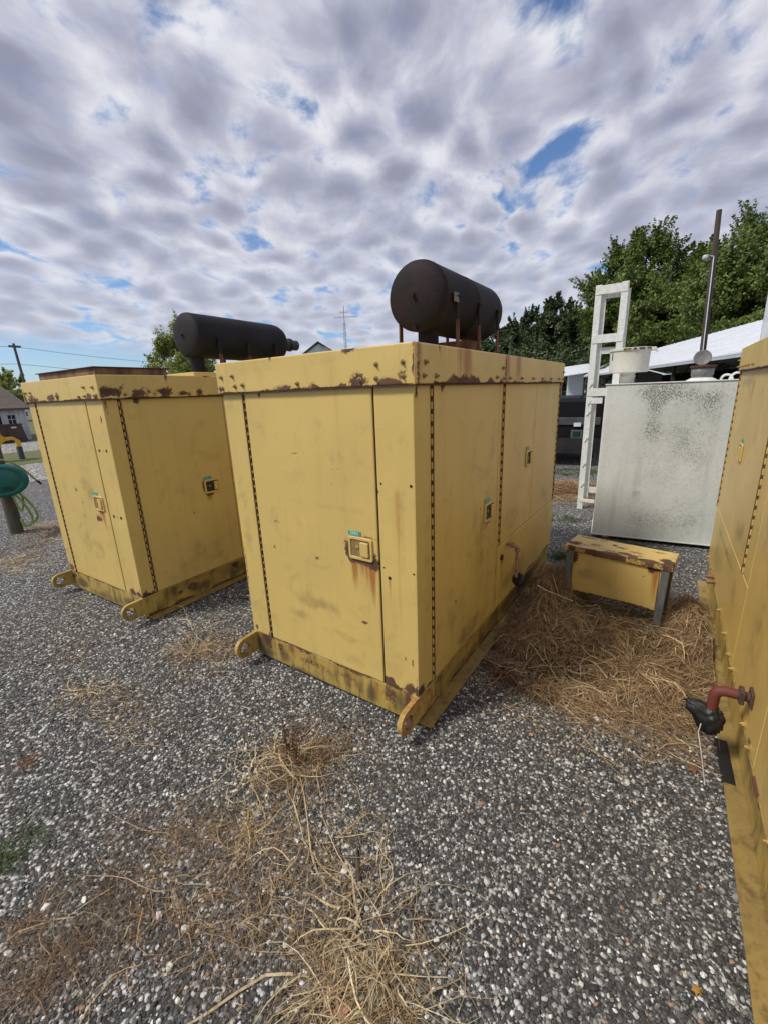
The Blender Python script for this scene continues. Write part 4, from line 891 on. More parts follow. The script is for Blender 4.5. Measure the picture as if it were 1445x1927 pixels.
rp = pole('utility_pole', (1.23, 15.5), 6.25, .09, 'tall bare wooden pole with white conduit in front of the right trees', (-.20, 0), simple('brown_pole', (.085, .06, .05), (.055, .04, .035), .9, scale=4, stretch=(8, 8, .5)))
mb = MB(); mb.tube([(-.005, -.12, .2), (-.085, -.12, 2.6), (-.165, -.09, 5.05)], .014, 8); mb.build('conduit', [simple('pale_conduit', (.72, .75, .8), None, .3)], rp)
mb = MB(); mb.tube([(-.165, -.09, 5.05), (-.27, -.10, 5.09)], .015, 8); mb.lathe([(.0001, .05), (.06, .04), (.085, .0), (.075, -.06), (.04, -.10), (.0001, -.11)], 18, 0, Matrix.Translation((-.36, -.1, 5.08))); mb.build('lamp_head', [simple('lamp_white', (.5, .54, .56), None, .3)], rp)
# antenna mast
an_ = empty('antenna_mast', (-24.2, 29.7, 0), 0, 'thin lattice mast with a spread of television aerials on top', 'antenna')
mb = MB(); hh = 8.55
for k in range(3):
    a_ = k*2.094; mb.tube([(.17*math.cos(a_), .17*math.sin(a_), 0), (.10*math.cos(a_), .10*math.sin(a_), 7.5)], .016, 5)
for k in range(26):
    z_ = k*.29; a_ = (k % 3)*2.094; b_ = ((k+1) % 3)*2.094; r1 = .17-.07*z_/7.5
    for j in range(3): a_, b_ = j*2.094, (j+1)*2.094; mb.tube([(r1*math.cos(a_), r1*math.sin(a_), z_), (r1*math.cos(b_), r1*math.sin(b_), z_+.29)], .009, 4)
mb.tube([(0, 0, 7.4), (0, 0, hh+.35)], .028, 6); mb.build('mast', [simple('aerial_grey', (.30, .33, .36), None, .5)], an_)
mb = MB(); mb.tube([(-.75, -.45, 8.0), (.95, .6, 8.05)], .018, 5)
for t in np.linspace(-1, 1, 9): c_ = Vector((.85*t, .5*t, 8.03)); l_ = .55-.2*abs(t); mb.tube([c_+Vector((-.5, .85, 0))*l_, c_-Vector((-.5, .85, 0))*l_], .011, 4)
mb.tube([(-.3, .35, 8.4), (.3, -.35, 8.4)], .014, 5)
for t in (-.8, -.2, .5): c_ = Vector((.3*t, -.35*t, 8.4)); mb.tube([c_+Vector((.3, .25, 0)), c_-Vector((.3, .25, 0))], .01, 4)
mb.build('aerial', [simple('aerial_grey2', (.33, .35, .38), None, .5)], an_)
# small gabled shed behind the mast
gs = empty('gabled_shed', (-21.6, 23.6, 0), R(32), 'small white shed with dark trimmed gable glimpsed between the mufflers', 'shed')
mb = MB(); mb.add([(-1.3, -1, 0), (1.3, -1, 0), (1.3, 1.5, 0), (-1.3, 1.5, 0), (-1.3, -1, 4.3), (1.3, -1, 4.3), (1.3, 1.5, 4.3), (-1.3, 1.5, 4.3), (0, -1, 5.15), (0, 1.5, 5.15)], [(0, 1, 5, 8, 4), (1, 2, 6, 5), (2, 3, 7, 9, 6), (3, 0, 4, 7)]); mb.build('wall', [simple('white_siding', (.62, .66, .68), (.5, .54, .56), .6, scale=2)], gs)
mb = MB()
for sx in (1, -1): mb.add([(sx*1.45, -1.2, 4.22), (sx*1.45, 1.7, 4.22), (0, 1.7, 5.2), (0, -1.2, 5.2), (sx*1.45, -1.2, 4.32), (sx*1.45, 1.7, 4.32), (0, 1.7, 5.3), (0, -1.2, 5.3)], [(0,3,2,1),(4,5,6,7),(0,1,5,4),(1,2,6,5),(2,3,7,6),(3,0,4,7)])
mb.build('roof', [simple('dark_green_roof', (.03, .06, .05), None, .5)], gs)

# ---------------------------------------------------------------- long open pole barn on the right
bd = Vector((-.29598, .95520, 0)); bnn = Vector((.95520, .29598, 0)); E2 = Vector((2.56, 21.0, 0))
pbn = empty('pole_barn', E2, math.atan2(bd.y, bd.x)-math.pi/2, 'long open-sided barn with pale metal roof behind the white tank', 'barn')
# local: +y along the barn, +x away from the eave
YA, YB = -9, 44
DPOST = simple('shade_dark_post', (.035, .03, .028), None, .9)  # post colour darkened to go with the painted interior shade
def roofz(x): return 2.62+.57*x
mb = MB(); MET = simple('ribbed_roof_metal', (.74, .76, .80), (.62, .65, .70), .4, metal=.0, scale=1.6, stretch=(3, .25, 1), bs=.15)
t_ = .06; mb.add([(-.35, YA, 2.50), (-.35, YB, 2.74), (3.0, YB, 4.52), (3.0, YA, 4.25), (-.35, YA, 2.50+t_), (-.35, YB, 2.74+t_), (3.0, YB, 4.52+t_), (3.0, YA, 4.25+t_)], [(0,3,2,1),(4,5,6,7),(0,1,5,4),(1,2,6,5),(2,3,7,6),(3,0,4,7)])
mb.add([(3.001, YA, 4.25), (3.001, YB, 4.52), (9.5, YB, 2.6), (9.5, YA, 2.3), (3.001, YA, 4.25+t_), (3.001, YB, 4.52+t_), (9.5, YB, 2.6+t_), (9.5, YA, 2.3+t_)], [(0,3,2,1),(4,5,6,7),(0,1,5,4),(1,2,6,5),(2,3,7,6),(3,0,4,7)])
for k in range(60):
    y_r = YA+.4+k*.9
    if y_r < YB: 
        f_ = (y_r-YA)/(YB-YA); mb.bar((-.34, y_r, 2.565+.24*f_), (2.99, y_r, 4.315+.27*f_), .05, .035)
rfo = mb.build('roof', [MET], pbn)
mb = MB(); mb.bar((-.33, YA, 2.43), (-.33, YB, 2.67), .05, .11); mb.build('fascia', [simple('white_fascia', (.55, .58, .62), None, .5)], rfo)
mb = MB(); mb.box(9.0, 9.1, YA, YB, 0, 2.5); mb.box(0, 9, YA, YA+.1, 0, 2.5); mb.build('wall', [simple('barn_shade_black', (.012, .01, .009), None, .9)], pbn)  # near-black walls: shade of the open interior put into the colour
mb = MB(); mb.add([(.0, YB, 0), (9, YB, 0), (9, YB, 2.6), (3, YB, 4.48), (.0, YB, 2.85), (.0, YB+.1, 0), (9, YB+.1, 0), (9, YB+.1, 2.6), (3, YB+.1, 4.48), (.0, YB+.1, 2.85)], [(0, 1, 2, 3, 4), (9, 8, 7, 6, 5)]); mb.build('end_wall', [simple('white_end_wall', (.6, .64, .68), (.5, .53, .56), .6)], pbn)
for k in range(7):
    b = MB(); y_p = YA+.3+k*8.5; b.box(.0, .16, y_p, y_p+.16, 0, 2.5); b.build('barn_post', [DPOST], pbn)
# small white lean-to at its far end
lt = empty('white_lean_to', (-9.0, 50.5, 0), R(15), 'small white walled lean-to at the far end of the barn', 'shed')
mb = MB(); mb.box(-.9, .55, 0, 3, 0, 3.0); mb.build('wall', [simple('white_metal_wall', (.68, .72, .76), None, .5)], lt)
mb = MB(); mb.add([(-1.9, -1.6, 2.55), (1.2, -1.6, 2.9), (1.2, 3.2, 3.9), (-1.9, 3.2, 3.6), (-1.9, -1.6, 2.62), (1.2, -1.6, 2.97), (1.2, 3.2, 3.97), (-1.9, 3.2, 3.67)], [(0,3,2,1),(4,5,6,7),(0,1,5,4),(1,2,6,5),(2,3,7,6),(3,0,4,7)]); mb.build('roof', [MET], lt)
mb = MB(); mb.box(-1.75, -1.6, -1.5, -1.35, 0, 2.55); mb.build('corner_post', [POLEM], lt)
# white stack behind the right enclosure
mb = MB(); mb.tube([(1.44, 3.95, 1.0), (1.43, 3.95, 3.2)], .055, 16)
tag(mb.build('white_pipe', [simple('white_pipe_paint', (.55, .58, .62), (.42, .45, .5), .5, scale=9)]), 'upright white pipe above the right enclosure roof at the picture edge', 'pipe')

# ---------------------------------------------------------------- black truck body between main cabinet and tank
tr = empty('black_truck', (-.95, 8.0, 0), R(8), 'black truck with grey band and square lamp parked beyond the middle generator', 'truck')
TB = simple('black_truck_paint', (.004, .004, .006), (.007, .007, .009), .6, scale=3, bs=.05)
TB.node_tree.nodes['Principled BSDF'].inputs['Specular IOR Level'].default_value = .2
def rbox(mb, x0, x1, y0, y1, z0, z1, mi=0, b=.02): mb.box(x0, x1, y0, y1, z0, z1, mi, b)
mb = MB(); rbox(mb, -1.3, .58, .0, 4.5, .55, 1.33, 0, .04); mb.build('body', [TB], tr)
mb = MB(); rbox(mb, -1.3, .50, -.03, .02, .83, .98, 0, .01); mb.build('grey_band', [simple('dull_grey_band', (.085, .09, .10), (.045, .045, .05), .4, scale=5)], tr)
mb = MB()
pr = [(-1.3, 0), (.35, 0), (.5, .12), (.56, .35), (-1.3, .35)]
mb.prism(pr, .30, frameM((0, -.16, .27), (1, 0, 0), (0, 1, 0), (0, 0, 1))); mb.build('bumper', [simple('grey_black_bumper', (.009, .010, .011), (.022, .022, .024), .5, scale=4)], tr)
mb = MB(); mb.box(-.03, .19, -.012, .0, .56, .73, 0, .01); hl = mb.build('lamp', [simple('lamp_frame', (.10, .12, .12), None, .3)], tr); mb = MB(); mb.box(.01, .15, -.018, -.011, .59, .70, 0, .004); mb.build('lens', [simple('dark_green_lens', (.02, .05, .03), None, .1)], hl)
mb = MB(); mb.box(.015, .15, -.04, -.031, .80, .875); mb.build('plate', [simple('white_plate', (.75, .76, .78), None, .4)], tr)
mb = MB(); mb.bar((.05, .3, 1.32), (.42, .3, 1.66), .05, .05); mb.bar((.42, .3, 1.66), (.42, .3, 1.32), .05, .05); mb.bar((-1.3, .15, 1.345), (.56, .15, 1.345), .05, .03); mb.build('rack', [BLK], tr)
TY = simple('tyre_rubber', (.015, .015, .015), (.03, .028, .025), .8, scale=20)
for wx in (.30, -1.1):
    b = MB(); M1 = frameM((wx, 1.0, .40), (0, 1, 0), (0, 0, 1), (1, 0, 0)); b.lathe([(.24, -.13), (.36, -.13), (.40, -.09), (.40, .09), (.36, .13), (.24, .13)], 30, 0, M1); wo = b.build('wheel', [TY], tr)
    b = MB(); b.lathe([(.0001, .06), (.08, .07), (.2, .05), (.24, .125), (.24, -.12)], 24, 0, M1); b.build('rim', [GREYC], wo)
mb = MB(); mb.tube([(.38, -.02, .55), (.30, -.12, .02)], .018, 6); mb.tube([(.52, .1, .5), (.5, .1, .1)], .03, 6); mb.build('stand_leg', [simple('grey_leg', (.1, .1, .1), None, .6)], tr)

# ---------------------------------------------------------------- trees
def tree(loc, h, rx, ry, base, nleaf, cols, label, name='maple_tree', seed=1, leaf=.2, clumps=90, spray=5, group='trees behind the yard'):
    g = np.random.default_rng(seed); root = empty(name, (loc[0], loc[1], 0), 0, label, 'tree', group)
    mb = MB(); tb = h*.55; mb.tube([(0, 0, -.2), (.05, .02, tb*.5), (-.05, .1, tb), (0, 0, h*.85)], [h*.028, h*.022, h*.015, h*.004], 10)
    cz = (h+base)/2; rz = (h-base)/2
    C = []
    while len(C) < clumps:
        p = g.uniform(-1, 1, 3); d = np.linalg.norm(p)
        if d < 1 and (d > .45 or g.random() < .35):
            if p[2] < -.55 and g.random() < .3: continue
            q = 1-.35*max(0, p[2])  # narrower top
            C.append((p[0]*rx*q, p[1]*ry*q, cz+p[2]*rz))
    C = np.array(C)
    for c in C[::3]:
        s_ = Vector((0, 0, float(min(tb*1.3, max(base*.7, c[2]-1.2*abs(c[0])*.5-1))))); e_ = Vector(c); m_ = s_.lerp(e_, .5)+Vector((0, 0, -.04*h))
        mb.tube([s_, m_, e_], [h*.009, h*.006, h*.002], 6)
    mb.build('trunk', [simple('bark_'+name, (.07, .055, .045), (.04, .03, .025), .9, scale=6, stretch=(4, 4, .6))], root)
    cr_ = rx*.26*g.uniform(.65, 1.25, len(C))
    k = g.integers(0, len(C), nleaf); d = g.normal(0, 1, (nleaf, 3)); d /= np.linalg.norm(d, axis=1)[:, None]
    rad = g.random(nleaf)**.42
    P = C[k]+d*(cr_[k]*rad)[:, None]*np.array([1, 1, .72])
    # ascending sprays round the outside
    S = []
    for c, r_ in zip(C, cr_):
        dirc = np.array([c[0]/rx, c[1]/ry, (c[2]-cz)/rz]); 
        if np.linalg.norm(dirc) < .55: continue
        for q in range(spray):
            v = dirc+g.normal(0, .35, 3)+np.array([0, 0, .55]); v /= np.linalg.norm(v); L_ = r_*g.uniform(1.1, 1.85); n_ = int(26*L_/1.2)+8
            t = g.uniform(.3, 1, n_)[:, None]; S.append(c+v*L_*t+g.normal(0, .07+.06*L_, (n_, 3))*(1.15-t))
    if S: P = np.concatenate([P]+S)
    n = len(P)
    nrm = (P-np.array([0, 0, cz]))/np.array([rx, ry, rz])+g.normal(0, .65, (n, 3))+np.array([0, 0, .5]); nrm /= np.linalg.norm(nrm, axis=1)[:, None]
    a = np.cross(nrm, g.normal(0, 1, (n, 3))); a /= np.linalg.norm(a, axis=1)[:, None]; b = np.cross(nrm, a)
    sz = leaf*g.uniform(.55, 1.25, n)[:, None]
    V = np.stack([P-a*sz*.6, P+b*sz*.34, P+a*sz*.6, P-b*sz*.34], 1).reshape(-1, 3)
    F = np.arange(4*n).reshape(n, 4)
    cc = np.array(cols); w_ = g.random((n, 1))*.75+.25*g.random(len(C))[np.concatenate([k, g.integers(0, len(C), n-len(k))])][:, None]
    hue = cc[0]*(1-w_)+cc[1]*w_; yl = g.random(n) < .05; hue[yl] = cc[2]
    npmesh('crown', V, F, [LEAF], root, fattr=hue*g.uniform(.75, 1.2, (n, 1)))
    return root
def at(px_dir, d): return (CAMP[0]+px_dir[0]*d, CAMP[1]+px_dir[1]*d)
MAP = [(.065, .12, .018), (.20, .27, .045), (.36, .36, .09)]; DKG = [(.04, .075, .028), (.10, .15, .045), (.16, .19, .055)]; LIM = [(.20, .26, .05), (.36, .40, .09), (.45, .44, .12)]
tree(at((-.095, .9955), 60), 16.9, 5.6, 5.5, 3.0, 80000, MAP, 'tall full maple rising behind the ladder and white tank', seed=2, leaf=.26, clumps=120, spray=6)
tree(at((.085, .996), 50), 14.4, 6.6, 5.5, 2.5, 85000, MAP, 'biggest leafy tree at the right edge behind the bare pole', seed=3, leaf=.23, clumps=130, spray=6)
tree(at((-.005, 1.0), 64), 15.0, 5.0, 5, 2.5, 40000, MAP, 'broad green tree filling the gap between the two tall maples', seed=13, leaf=.34, clumps=80, spray=5)
tree(at((.19, .98), 56), 15, 7, 5.5, 2.5, 20000, MAP, 'leafy tree beyond the right edge of the barn', seed=23, leaf=.38, clumps=80)
tree(at((-.235, .972), 74), 14.3, 3.6, 4.5, 2.0, 24000, DKG, 'dark feathery tree left of the tall maples', name='dark_tree', seed=4, leaf=.34, clumps=60, spray=7)
tree(at((-.285, .958), 78), 13.0, 4.6, 4.5, 1.5, 24000, DKG, 'dark rounded tree just above the middle enclosure roof corner', name='dark_tree', seed=5, leaf=.34, clumps=70, spray=5)
tree(at((-.335, .942), 76), 11.0, 3.6, 4.5, 1.0, 16000, DKG, 'lower dark tree touching the fat muffler in view', name='dark_tree', seed=6, leaf=.34, clumps=50, spray=7)
tree(at((-.185, .983), 76), 12.5, 4.6, 4.5, 1.0, 20000, DKG, 'dark tree behind the ladder', name='dark_tree', seed=7, leaf=.34, clumps=70, spray=4)
tree(at((-.25, .968), 70), 7.5, 9.5, 3, .0, 26000, DKG, 'dense dark shrubs under the distant dark trees', name='shrub', seed=8, leaf=.34, clumps=90, spray=2)
tree((-20.4, 11.75), 5.35, 1.45, 1.6, .9, 36000, LIM, 'small yellow-green tree behind the left generator muffler', name='young_tree', seed=9, leaf=.10, clumps=70, spray=5, group='trees beyond the lane')
tree((-62, 16.0), 5.0, 3.5, 3.0, .6, 6000, LIM, 'far small tree at the left edge above the old barn roof', name='young_tree', seed=10, leaf=.35, clumps=40, group='trees beyond the lane')

# ---------------------------------------------------------------- straw and weeds
PAL = dict(straw=[(.68, .52, .29), (.46, .31, .15)], brown=[(.45, .30, .16), (.23, .135, .07)], pale=[(.82, .71, .46), (.62, .48, .26)], orange=[(.34, .16, .05), (.20, .09, .04)], green=[(.10, .15, .03), (.05, .09, .02)], thatch=[(.30, .22, .145), (.17, .115, .075)])
def blades(name, specs, label, cat='dry grass', kind='stuff', seed=1, mound=None, avoid=None):
    """specs: (x,y,rx,ry,count,len,height,width,palette,style) style: mat | tuft"""
    g = np.random.default_rng(seed); VV = []; FF_ = []; CC = []; base = 0; K = 6
    for (x, y, rx, ry, n, ln, hh_, wd_, pal, sty) in specs:
        an = g.uniform(0, 6.283, n); rr_ = np.sqrt(g.random(n)) if sty == 'mat' else g.random(n)*.35
        px = x+rx*rr_*np.cos(an); py = y+ry*rr_*np.sin(an)
        if sty == 'mat':
            cl_ = fbm(px*11+seed, py*11, 8, 3); kp = cl_ > g.uniform(.30, .62, n)
            px, py, an, rr_ = px[kp], py[kp], an[kp], rr_[kp]; n = len(px)
        th = g.uniform(0, 6.283, n) if sty == 'mat' else an+g.normal(0, .5, n)
        L_ = ln*np.where(g.random(n) < .35, g.uniform(.1, .4, n), g.uniform(.35, 1.2, n)); kap = g.normal(0, 2.6 if sty == 'mat' else 1.4, n)/max(ln, .05)*.5
        edge_ = np.clip(1-rr_**2, .05, 1)
        z0 = (g.random(n)**1.2*hh_*edge_) if sty == 'mat' else np.full(n, .004)
        rise = g.normal(.02, .05, n)*(1 if sty == 'mat' else 0)
        t = np.linspace(0, 1, K+1)[None]
        ds = L_[:, None]/K; ang_ = th[:, None]+kap[:, None]*L_[:, None]*t+np.cumsum(g.normal(0, .22, (n, K+1))*(1+2.2*(g.random((n, K+1)) < .12)), 1)
        dx = np.cos(ang_)*ds; dy = np.sin(ang_)*ds
        if sty == 'tuft':
            el = g.uniform(.25, 1.35, n)[:, None]; lay = el*(1-t*1.3)-t*g.uniform(.1, .9, n)[:, None]; dx = dx*np.cos(lay); dy = dy*np.cos(lay); dz = np.sin(lay)*ds
            X = px[:, None]+np.cumsum(dx, 1); Y = py[:, None]+np.cumsum(dy, 1); Z = np.cumsum(dz, 1)
        else:
            X = px[:, None]+np.cumsum(dx, 1); Y = py[:, None]+np.cumsum(dy, 1)
            Z = z0[:, None]+L_[:, None]*(rise[:, None]*t*2)+.012*np.sin(t*5+an[:, None])-.25*hh_*t*t
        if avoid:
            for (x0, x1, y0, y1) in avoid:
                ins_ = (X > x0) & (X < x1) & (Y > y0) & (Y < y1); X = np.where(ins_, np.where(np.abs(X-x1) < np.abs(X-x0), x1+.004, x0-.004), X)
        Z = np.maximum(Z, .003+g.random((n, 1))*.006)+gz(X, Y)
        if mound is not None: Z = Z*.55+np.maximum(mound[4](X, Y), 0)+.004
        P = np.stack([X, Y, Z], -1)
        w_ = wd_*(.45+g.random(n)**3*1.3)[:, None]*(1-.75*t**2)
        pa = ang_+1.57; tl = g.uniform(-.9, .9, n)[:, None]
        W_ = np.stack([np.cos(pa)*np.cos(tl), np.sin(pa)*np.cos(tl), np.sin(tl)+0*pa], -1)*w_[..., None]*.5
        V = np.stack([P-W_, P+W_], 2).reshape(-1, 3)
        i0 = (np.arange(n)[:, None]*(K+1)*2+np.arange(K)[None]*2); q = np.stack([i0, i0+1, i0+3, i0+2], -1).reshape(-1, 4)+base
        c0, c1 = np.array(PAL[pal]); m_ = g.random((n, 1)); c = (c0*m_+c1*(1-m_))*g.uniform(.7, 1.25, (n, 1))
        VV.append(V); FF_.append(q); CC.append(np.repeat(c, (K+1)*2, 0)); base += len(V)
    V = np.concatenate(VV); F = np.concatenate(FF_); C = np.concatenate(CC)
    if mound is not None:
        x0, x1, y0, y1, fn = mound; xs = np.linspace(x0, x1, 90); ys = np.linspace(y0, y1, 130); X, Y = np.meshgrid(xs, ys); Z = fn(X, Y)
        idx = np.arange(X.size).reshape(X.shape)+len(V); q = np.stack([idx[:-1, :-1], idx[:-1, 1:], idx[1:, 1:], idx[1:, :-1]], -1).reshape(-1, 4)
        keep = (np.stack([Z.ravel()[(q-len(V))[:, k]] for k in range(4)]).max(0) > .004); q = q[keep]
        V = np.concatenate([V, np.stack([X.ravel(), Y.ravel(), Z.ravel()], 1)]); F = np.concatenate([F, q]); C = np.concatenate([C, np.tile([.05, .028, .016], (X.size, 1))])
    return tag(npmesh(name, V, F, [STRAW], attr=C), label, cat, kind=kind)

def moundfn(X, Y):
    c = np.exp(-((X-.60)/.52)**4-((Y-1.15)/.62)**4)*.035+np.exp(-((X-.20)/.24)**2-((Y-1.60)/.50)**2)*.13+np.exp(-((X-1.10)/.14)**2-((Y-1.65)/.5)**2)*.08+np.exp(-((X-.62)/.2)**2-((Y-1.18)/.22)**2)*.03
    c = c*np.clip(2.6*fbm(X*9, Y*9, 4, 3)-.45, 0, 2); c -= np.exp(-((X-.68)/.26)**2-((Y-1.72)/.2)**2)*.12
    return np.where(X < .03, 0, np.where(X > 1.21, 0, c))-.012
AV = [(-1.2, .0, 0, 2.45), (1.20, 2.4, -.6, 2.65)]
blades('straw_pile', [
 (.62, 1.18, .60, .58, 9500, .20, .10, .0034, 'brown', 'mat'), (.60, 1.15, .60, .60, 4200, .20, .13, .0036, 'straw', 'mat'),
 (.22, 1.75, .20, .60, 3400, .24, .26, .0036, 'brown', 'mat'), (.22, 1.75, .20, .55, 1700, .24, .27, .0036, 'straw', 'mat'),
 (1.08, 1.70, .15, .60, 2000, .20, .22, .0032, 'brown', 'mat'), (1.05, 1.60, .16, .6, 1000, .22, .2, .0032, 'straw', 'mat'),
 (.90, 1.0, .30, .45, 1600, .24, .10, .003, 'brown', 'mat'), (.80, .66, .42, .24, 600, .22, .04, .0028, 'straw', 'mat'), (.70, .40, .42, .16, 60, .30, .02, .003, 'straw', 'mat'), (.60, .42, .40, .2, 260, .12, .015, .0022, 'brown', 'mat'), (.75, .66, .40, .22, 900, .22, .03, .0028, 'brown', 'mat'), (.55, .90, .5, .35, 300, .26, .16, .0038, 'pale', 'mat'),
 (.16, 1.1, .12, .6, 1600, .22, .10, .003, 'brown', 'mat'), (.58, 1.25, .5, .6, 1300, .24, .22, .0034, 'pale', 'mat'), (.35, 1.4, .1, .1, 260, .32, .2, .0036, 'straw', 'tuft'), (.62, 1.25, .1, .1, 260, .34, .2, .0036, 'straw', 'tuft'), (.82, 1.0, .1, .1, 240, .30, .2, .0036, 'straw', 'tuft'), (.24, 1.9, .1, .1, 300, .34, .3, .0036, 'straw', 'tuft'), (1.1, 1.75, .05, .1, 200, .3, .3, .0036, 'straw', 'tuft')],
 'thick pile of dead brown grass between the two generators round the yellow box', seed=21, mound=(.0, 1.22, .3, 2.5, moundfn), avoid=AV)
blades('dry_grass', [
 (-.62, -1.0, .16, .12, 260, .13, .012, .0018, 'brown', 'mat'), (-.42, -1.02, .36, .22, 900, .13, .012, .0017, 'thatch', 'mat'), (-.30, -.95, .30, .20, 380, .15, .014, .0019, 'straw', 'mat'), (-.10, -.82, .24, .16, 560, .13, .014, .002, 'brown', 'mat'), (-.15, -.80, .30, .2, 150, .20, .02, .003, 'straw', 'mat'),
 (-.05, -.98, .25, .16, 260, .13, .012, .002, 'brown', 'mat'), (-.50, -1.32, .20, .14, 900, .12, .014, .0017, 'thatch', 'mat'), (-.54, -1.38, .16, .12, 600, .13, .02, .0019, 'brown', 'mat'), (-.4, -1.2, .25, .2, 110, .26, .02, .0024, 'straw', 'mat'), (.05, -.60, .18, .14, 160, .15, .012, .0022, 'straw', 'mat'), (-.3, -.9, .4, .3, 30, .30, .02, .003, 'pale', 'mat'), (-.15, -.95, .45, .28, 1500, .035, .006, .0016, 'brown', 'mat'), (-.15, -.90, .45, .28, 900, .045, .008, .0016, 'straw', 'mat'), (-.5, -1.3, .25, .16, 1500, .035, .008, .0016, 'thatch', 'mat'), (-.3, -1.15, .12, .1, 160, .14, .02, .002, 'orange', 'mat')],
 'thin trampled brown grass on the gravel in the left foreground', seed=22)
blades('dry_grass', [
 (.30, -.84, .17, .15, 50, .44, .08, .0048, 'pale', 'mat'), (.34, -.90, .17, .14, 80, .34, .08, .0038, 'pale', 'mat'), (.33, -.93, .19, .14, 230, .26, .06, .0032, 'straw', 'mat'), (.35, -.95, .15, .13, 500, .16, .03, .0024, 'brown', 'mat'), (.33, -.93, .18, .14, 500, .16, .05, .0022, 'straw', 'mat'), (.33, -.92, .18, .14, 140, .30, .08, .003, 'pale', 'mat'), (.26, -.80, .03, .03, 12, .42, .1, .005, 'pale', 'tuft'), (.36, -.98, .05, .04, 16, .34, .1, .0044, 'pale', 'tuft'), (.2, -.72, .12, .12, 40, .26, .03, .004, 'straw', 'mat'), (.28, -.80, .2, .16, 160, .16, .02, .0024, 'brown', 'mat')],
 'bleached curly grass clump at the bottom middle of the view', seed=23)
blades('dry_grass', [
 (-.38, -.50, .10, .10, 34, .28, .1, .0034, 'straw', 'tuft'), (-.38, -.50, .15, .13, 160, .24, .08, .003, 'straw', 'mat'), (-.33, -.42, .16, .14, 420, .18, .06, .0026, 'brown', 'mat'), (-.38, -.46, .08, .08, 120, .22, .08, .003, 'orange', 'mat'), (-.36, -.50, .08, .08, 220, .12, .10, .0026, 'brown', 'mat'), (-.52, -.62, .1, .08, 36, .24, .04, .005, 'pale', 'mat'), (-.50, -.60, .03, .03, 16, .26, .04, .005, 'pale', 'tuft'), (-.30, -.72, .14, .12, 80, .24, .03, .004, 'straw', 'mat'), (-.25, -.45, .28, .22, 40, .34, .02, .0028, 'straw', 'mat'), (-.34, -.28, .14, .1, 230, .16, .04, .0024, 'brown', 'mat'), (-.40, -.50, .16, .12, 60, .26, .12, .0038, 'pale', 'mat')],
 'spiky dry grass clump with brown seed heads in front of the middle generator', seed=24)
blades('dry_grass', [(-1.55, -.22, .12, .12, 90, .30, .1, .0032, 'straw', 'tuft'), (-1.5, -.15, .30, .2, 500, .16, .05, .0024, 'brown', 'mat'), (-1.42, -.22, .2, .16, 260, .2, .06, .003, 'straw', 'mat'), (-1.75, -.10, .1, .1, 40, .36, .1, .003, 'pale', 'tuft')],
 'ragged straw clump on the gravel between the left and middle generators', seed=25, avoid=[(-3.5, -2.2, -.2, 2.4), (-1.2, 0, -.02, 2.4)])
blades('dry_grass', [(-1.70, -.80, .2, .12, 130, .2, .03, .0034, 'straw', 'mat'), (-1.47, -.70, .12, .1, 110, .16, .03, .0024, 'brown', 'mat'), (-1.2, -.75, .16, .1, 90, .2, .02, .003, 'straw', 'mat'), (-1.75, -.78, .06, .06, 24, .24, .05, .004, 'pale', 'tuft'), (-1.45, -1.15, .05, .03, 110, .07, .03, .0024, 'orange', 'mat'), (-2.3, -.62, .25, .14, 170, .14, .02, .0022, 'brown', 'mat'), (-3.3, -.35, .3, .12, 160, .14, .02, .0024, 'brown', 'mat')],
 'wisps of straw scattered left of the middle generator lug', seed=26)
blades('dry_grass', [(-4.75, -.2, .45, .22, 360, .24, .05, .0044, 'pale', 'mat'), (-5.1, -.1, .5, .3, 300, .22, .04, .004, 'brown', 'mat'), (-5.9, .50, .6, .2, 380, .24, .05, .005, 'pale', 'mat'), (-5.7, .3, .7, .35, 300, .2, .03, .0045, 'straw', 'mat'), (-5.9, .4, .5, .2, 260, .2, .03, .0045, 'orange', 'mat')],
 'strewn straw round the foot of the hose reel post', seed=27)
blades('dry_grass', [(-.45, 5.6, .55, .6, 2600, .3, .07, .006, 'orange', 'mat'), (-.5, 5.9, .5, .5, 1500, .3, .08, .006, 'straw', 'mat'), (-.3, 5.0, .4, .25, 800, .3, .05, .005, 'straw', 'mat')],
 'orange dead grass patch beyond the rear corner of the middle generator', seed=28)
blades('green_grass', [(.56, 3.25, .30, .10, 1800, .07, .04, .004, 'green', 'mat'), (-.25, 3.95, .25, .15, 900, .08, .03, .005, 'green', 'mat'), (.85, 3.2, .1, .1, 300, .06, .03, .004, 'green', 'mat'), (-.6, 7.2, .6, .4, 900, .12, .05, .01, 'green', 'mat')],
 'patches of low green weeds along the foot of the white tank', 'grass', seed=29)
blades('green_grass', [(-.97, -1.36, .06, .05, 110, .12, .05, .0028, 'green', 'tuft'), (-1.0, -1.3, .1, .08, 100, .12, .03, .0028, 'green', 'mat')], 'tuft of green grass at the left edge of the foreground', 'grass', seed=30)
blades('green_grass', [(.08, 2.62, .06, .08, 500, .16, .05, .003, 'green', 'tuft')], 'small green weed tuft behind the middle generator corner', 'grass', seed=31)
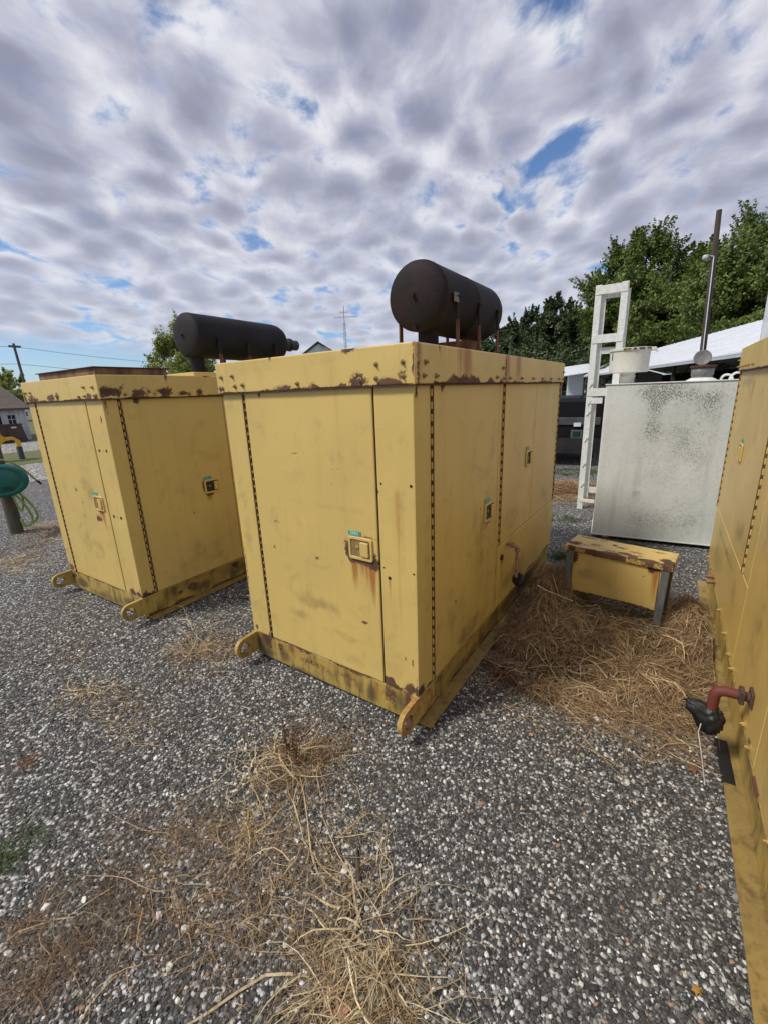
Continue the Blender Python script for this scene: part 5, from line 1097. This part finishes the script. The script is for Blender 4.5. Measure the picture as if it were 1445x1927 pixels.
# seed head plant
sp = MB()
for k in range(5):
    a_ = random.uniform(-.5, .5); b_ = random.uniform(-.5, .5); hh2 = random.uniform(.12, .24); x_, y_3 = -.38+random.uniform(-.03, .03), -.47+random.uniform(-.03, .03)
    sp.tube([(x_, y_3, 0), (x_+a_*.05, y_3+b_*.05, hh2*.6), (x_+a_*.1, y_3+b_*.1, hh2)], [.002, .0018, .001], 5)
    for j in range(60):
        t = random.uniform(.25, 1); c_ = Vector((x_+a_*.1*t, y_3+b_*.1*t, hh2*t))+Vector((random.gauss(0, .006), random.gauss(0, .006), random.gauss(0, .006))); s_ = random.uniform(.002, .0045)
        sp.add([c_+Vector((s_, 0, 0)), c_+Vector((0, s_, 0)), c_+Vector((-s_, 0, 0)), c_+Vector((0, -s_, 0)), c_+Vector((0, 0, s_*1.3)), c_-Vector((0, 0, s_*1.3))], [(0, 1, 4), (1, 2, 4), (2, 3, 4), (3, 0, 4), (1, 0, 5), (2, 1, 5), (3, 2, 5), (0, 3, 5)])
tag(sp.build('seed_plant', [simple('seed_brown', (.14, .07, .03), (.08, .04, .02), .9)]), 'dead weed with dark brown seed heads standing in the straw clump', 'plant')
# twig and fallen leaves
mb = MB(); mb.tube([(.083, -.60, .010), (.105, -.64, .013), (.13, -.665, .012), (.165, -.70, .010)], [.0035, .004, .0045, .005], 7)
tag(mb.build('twig', [simple('grey_twig', (.13, .10, .08), (.08, .06, .05), .9)]), 'short bare twig lying on the gravel near the bleached grass', 'twig')
def fallen(x, y, s, c, label, rot=0):
    mb = MB(); n = 11; pts = []
    for k in range(n): a_ = 2*math.pi*k/n; r_ = s*(.5+.5*(k % 2))*random.uniform(.8, 1.15); pts.append(Vector((r_*math.cos(a_+rot), r_*math.sin(a_+rot), .006+random.uniform(0, s*.35))))
    mb.add([Vector((0, 0, .012))]+pts, [(0, 1+k, 1+(k+1) % n) for k in range(n)], 0, True)
    mb.add([Vector((0, 0, .010))]+[p-Vector((0, 0, .002)) for p in pts], [(0, 1+(k+1) % n, 1+k) for k in range(n)], 0, True)
    o = mb.build('fallen_leaf', [simple('dead_leaf', c, tuple(q*.7 for q in c), .7, scale=60)]); o.location = (x, y, float(gz(x, y))); tag(o, label, 'leaf')
fallen(.47, .25, .016, (.55, .30, .20), 'pale pink dead leaf on the gravel below the straw pile')
fallen(1.10, .41, .028, (.24, .10, .05), 'curled brown dead leaf beside the black rubber strip', 1)
fallen(.32, -.985, .035, (.50, .25, .17), 'pinkish dead leaf in the bleached grass at the bottom edge', 2)
fallen(1.10, -.42, .016, (.42, .22, .03), 'orange dead leaf at the bottom right corner', 3)
mb = MB(); mb.tube([(.20, 1.27, .30), (.26, 1.28, .27), (.34, 1.29, .25), (.43, 1.28, .235)], .003, 6); tag(mb.build('straw_stalk', [WIRE]), 'single white stalk sticking out from the drain pipe cap', 'stalk')
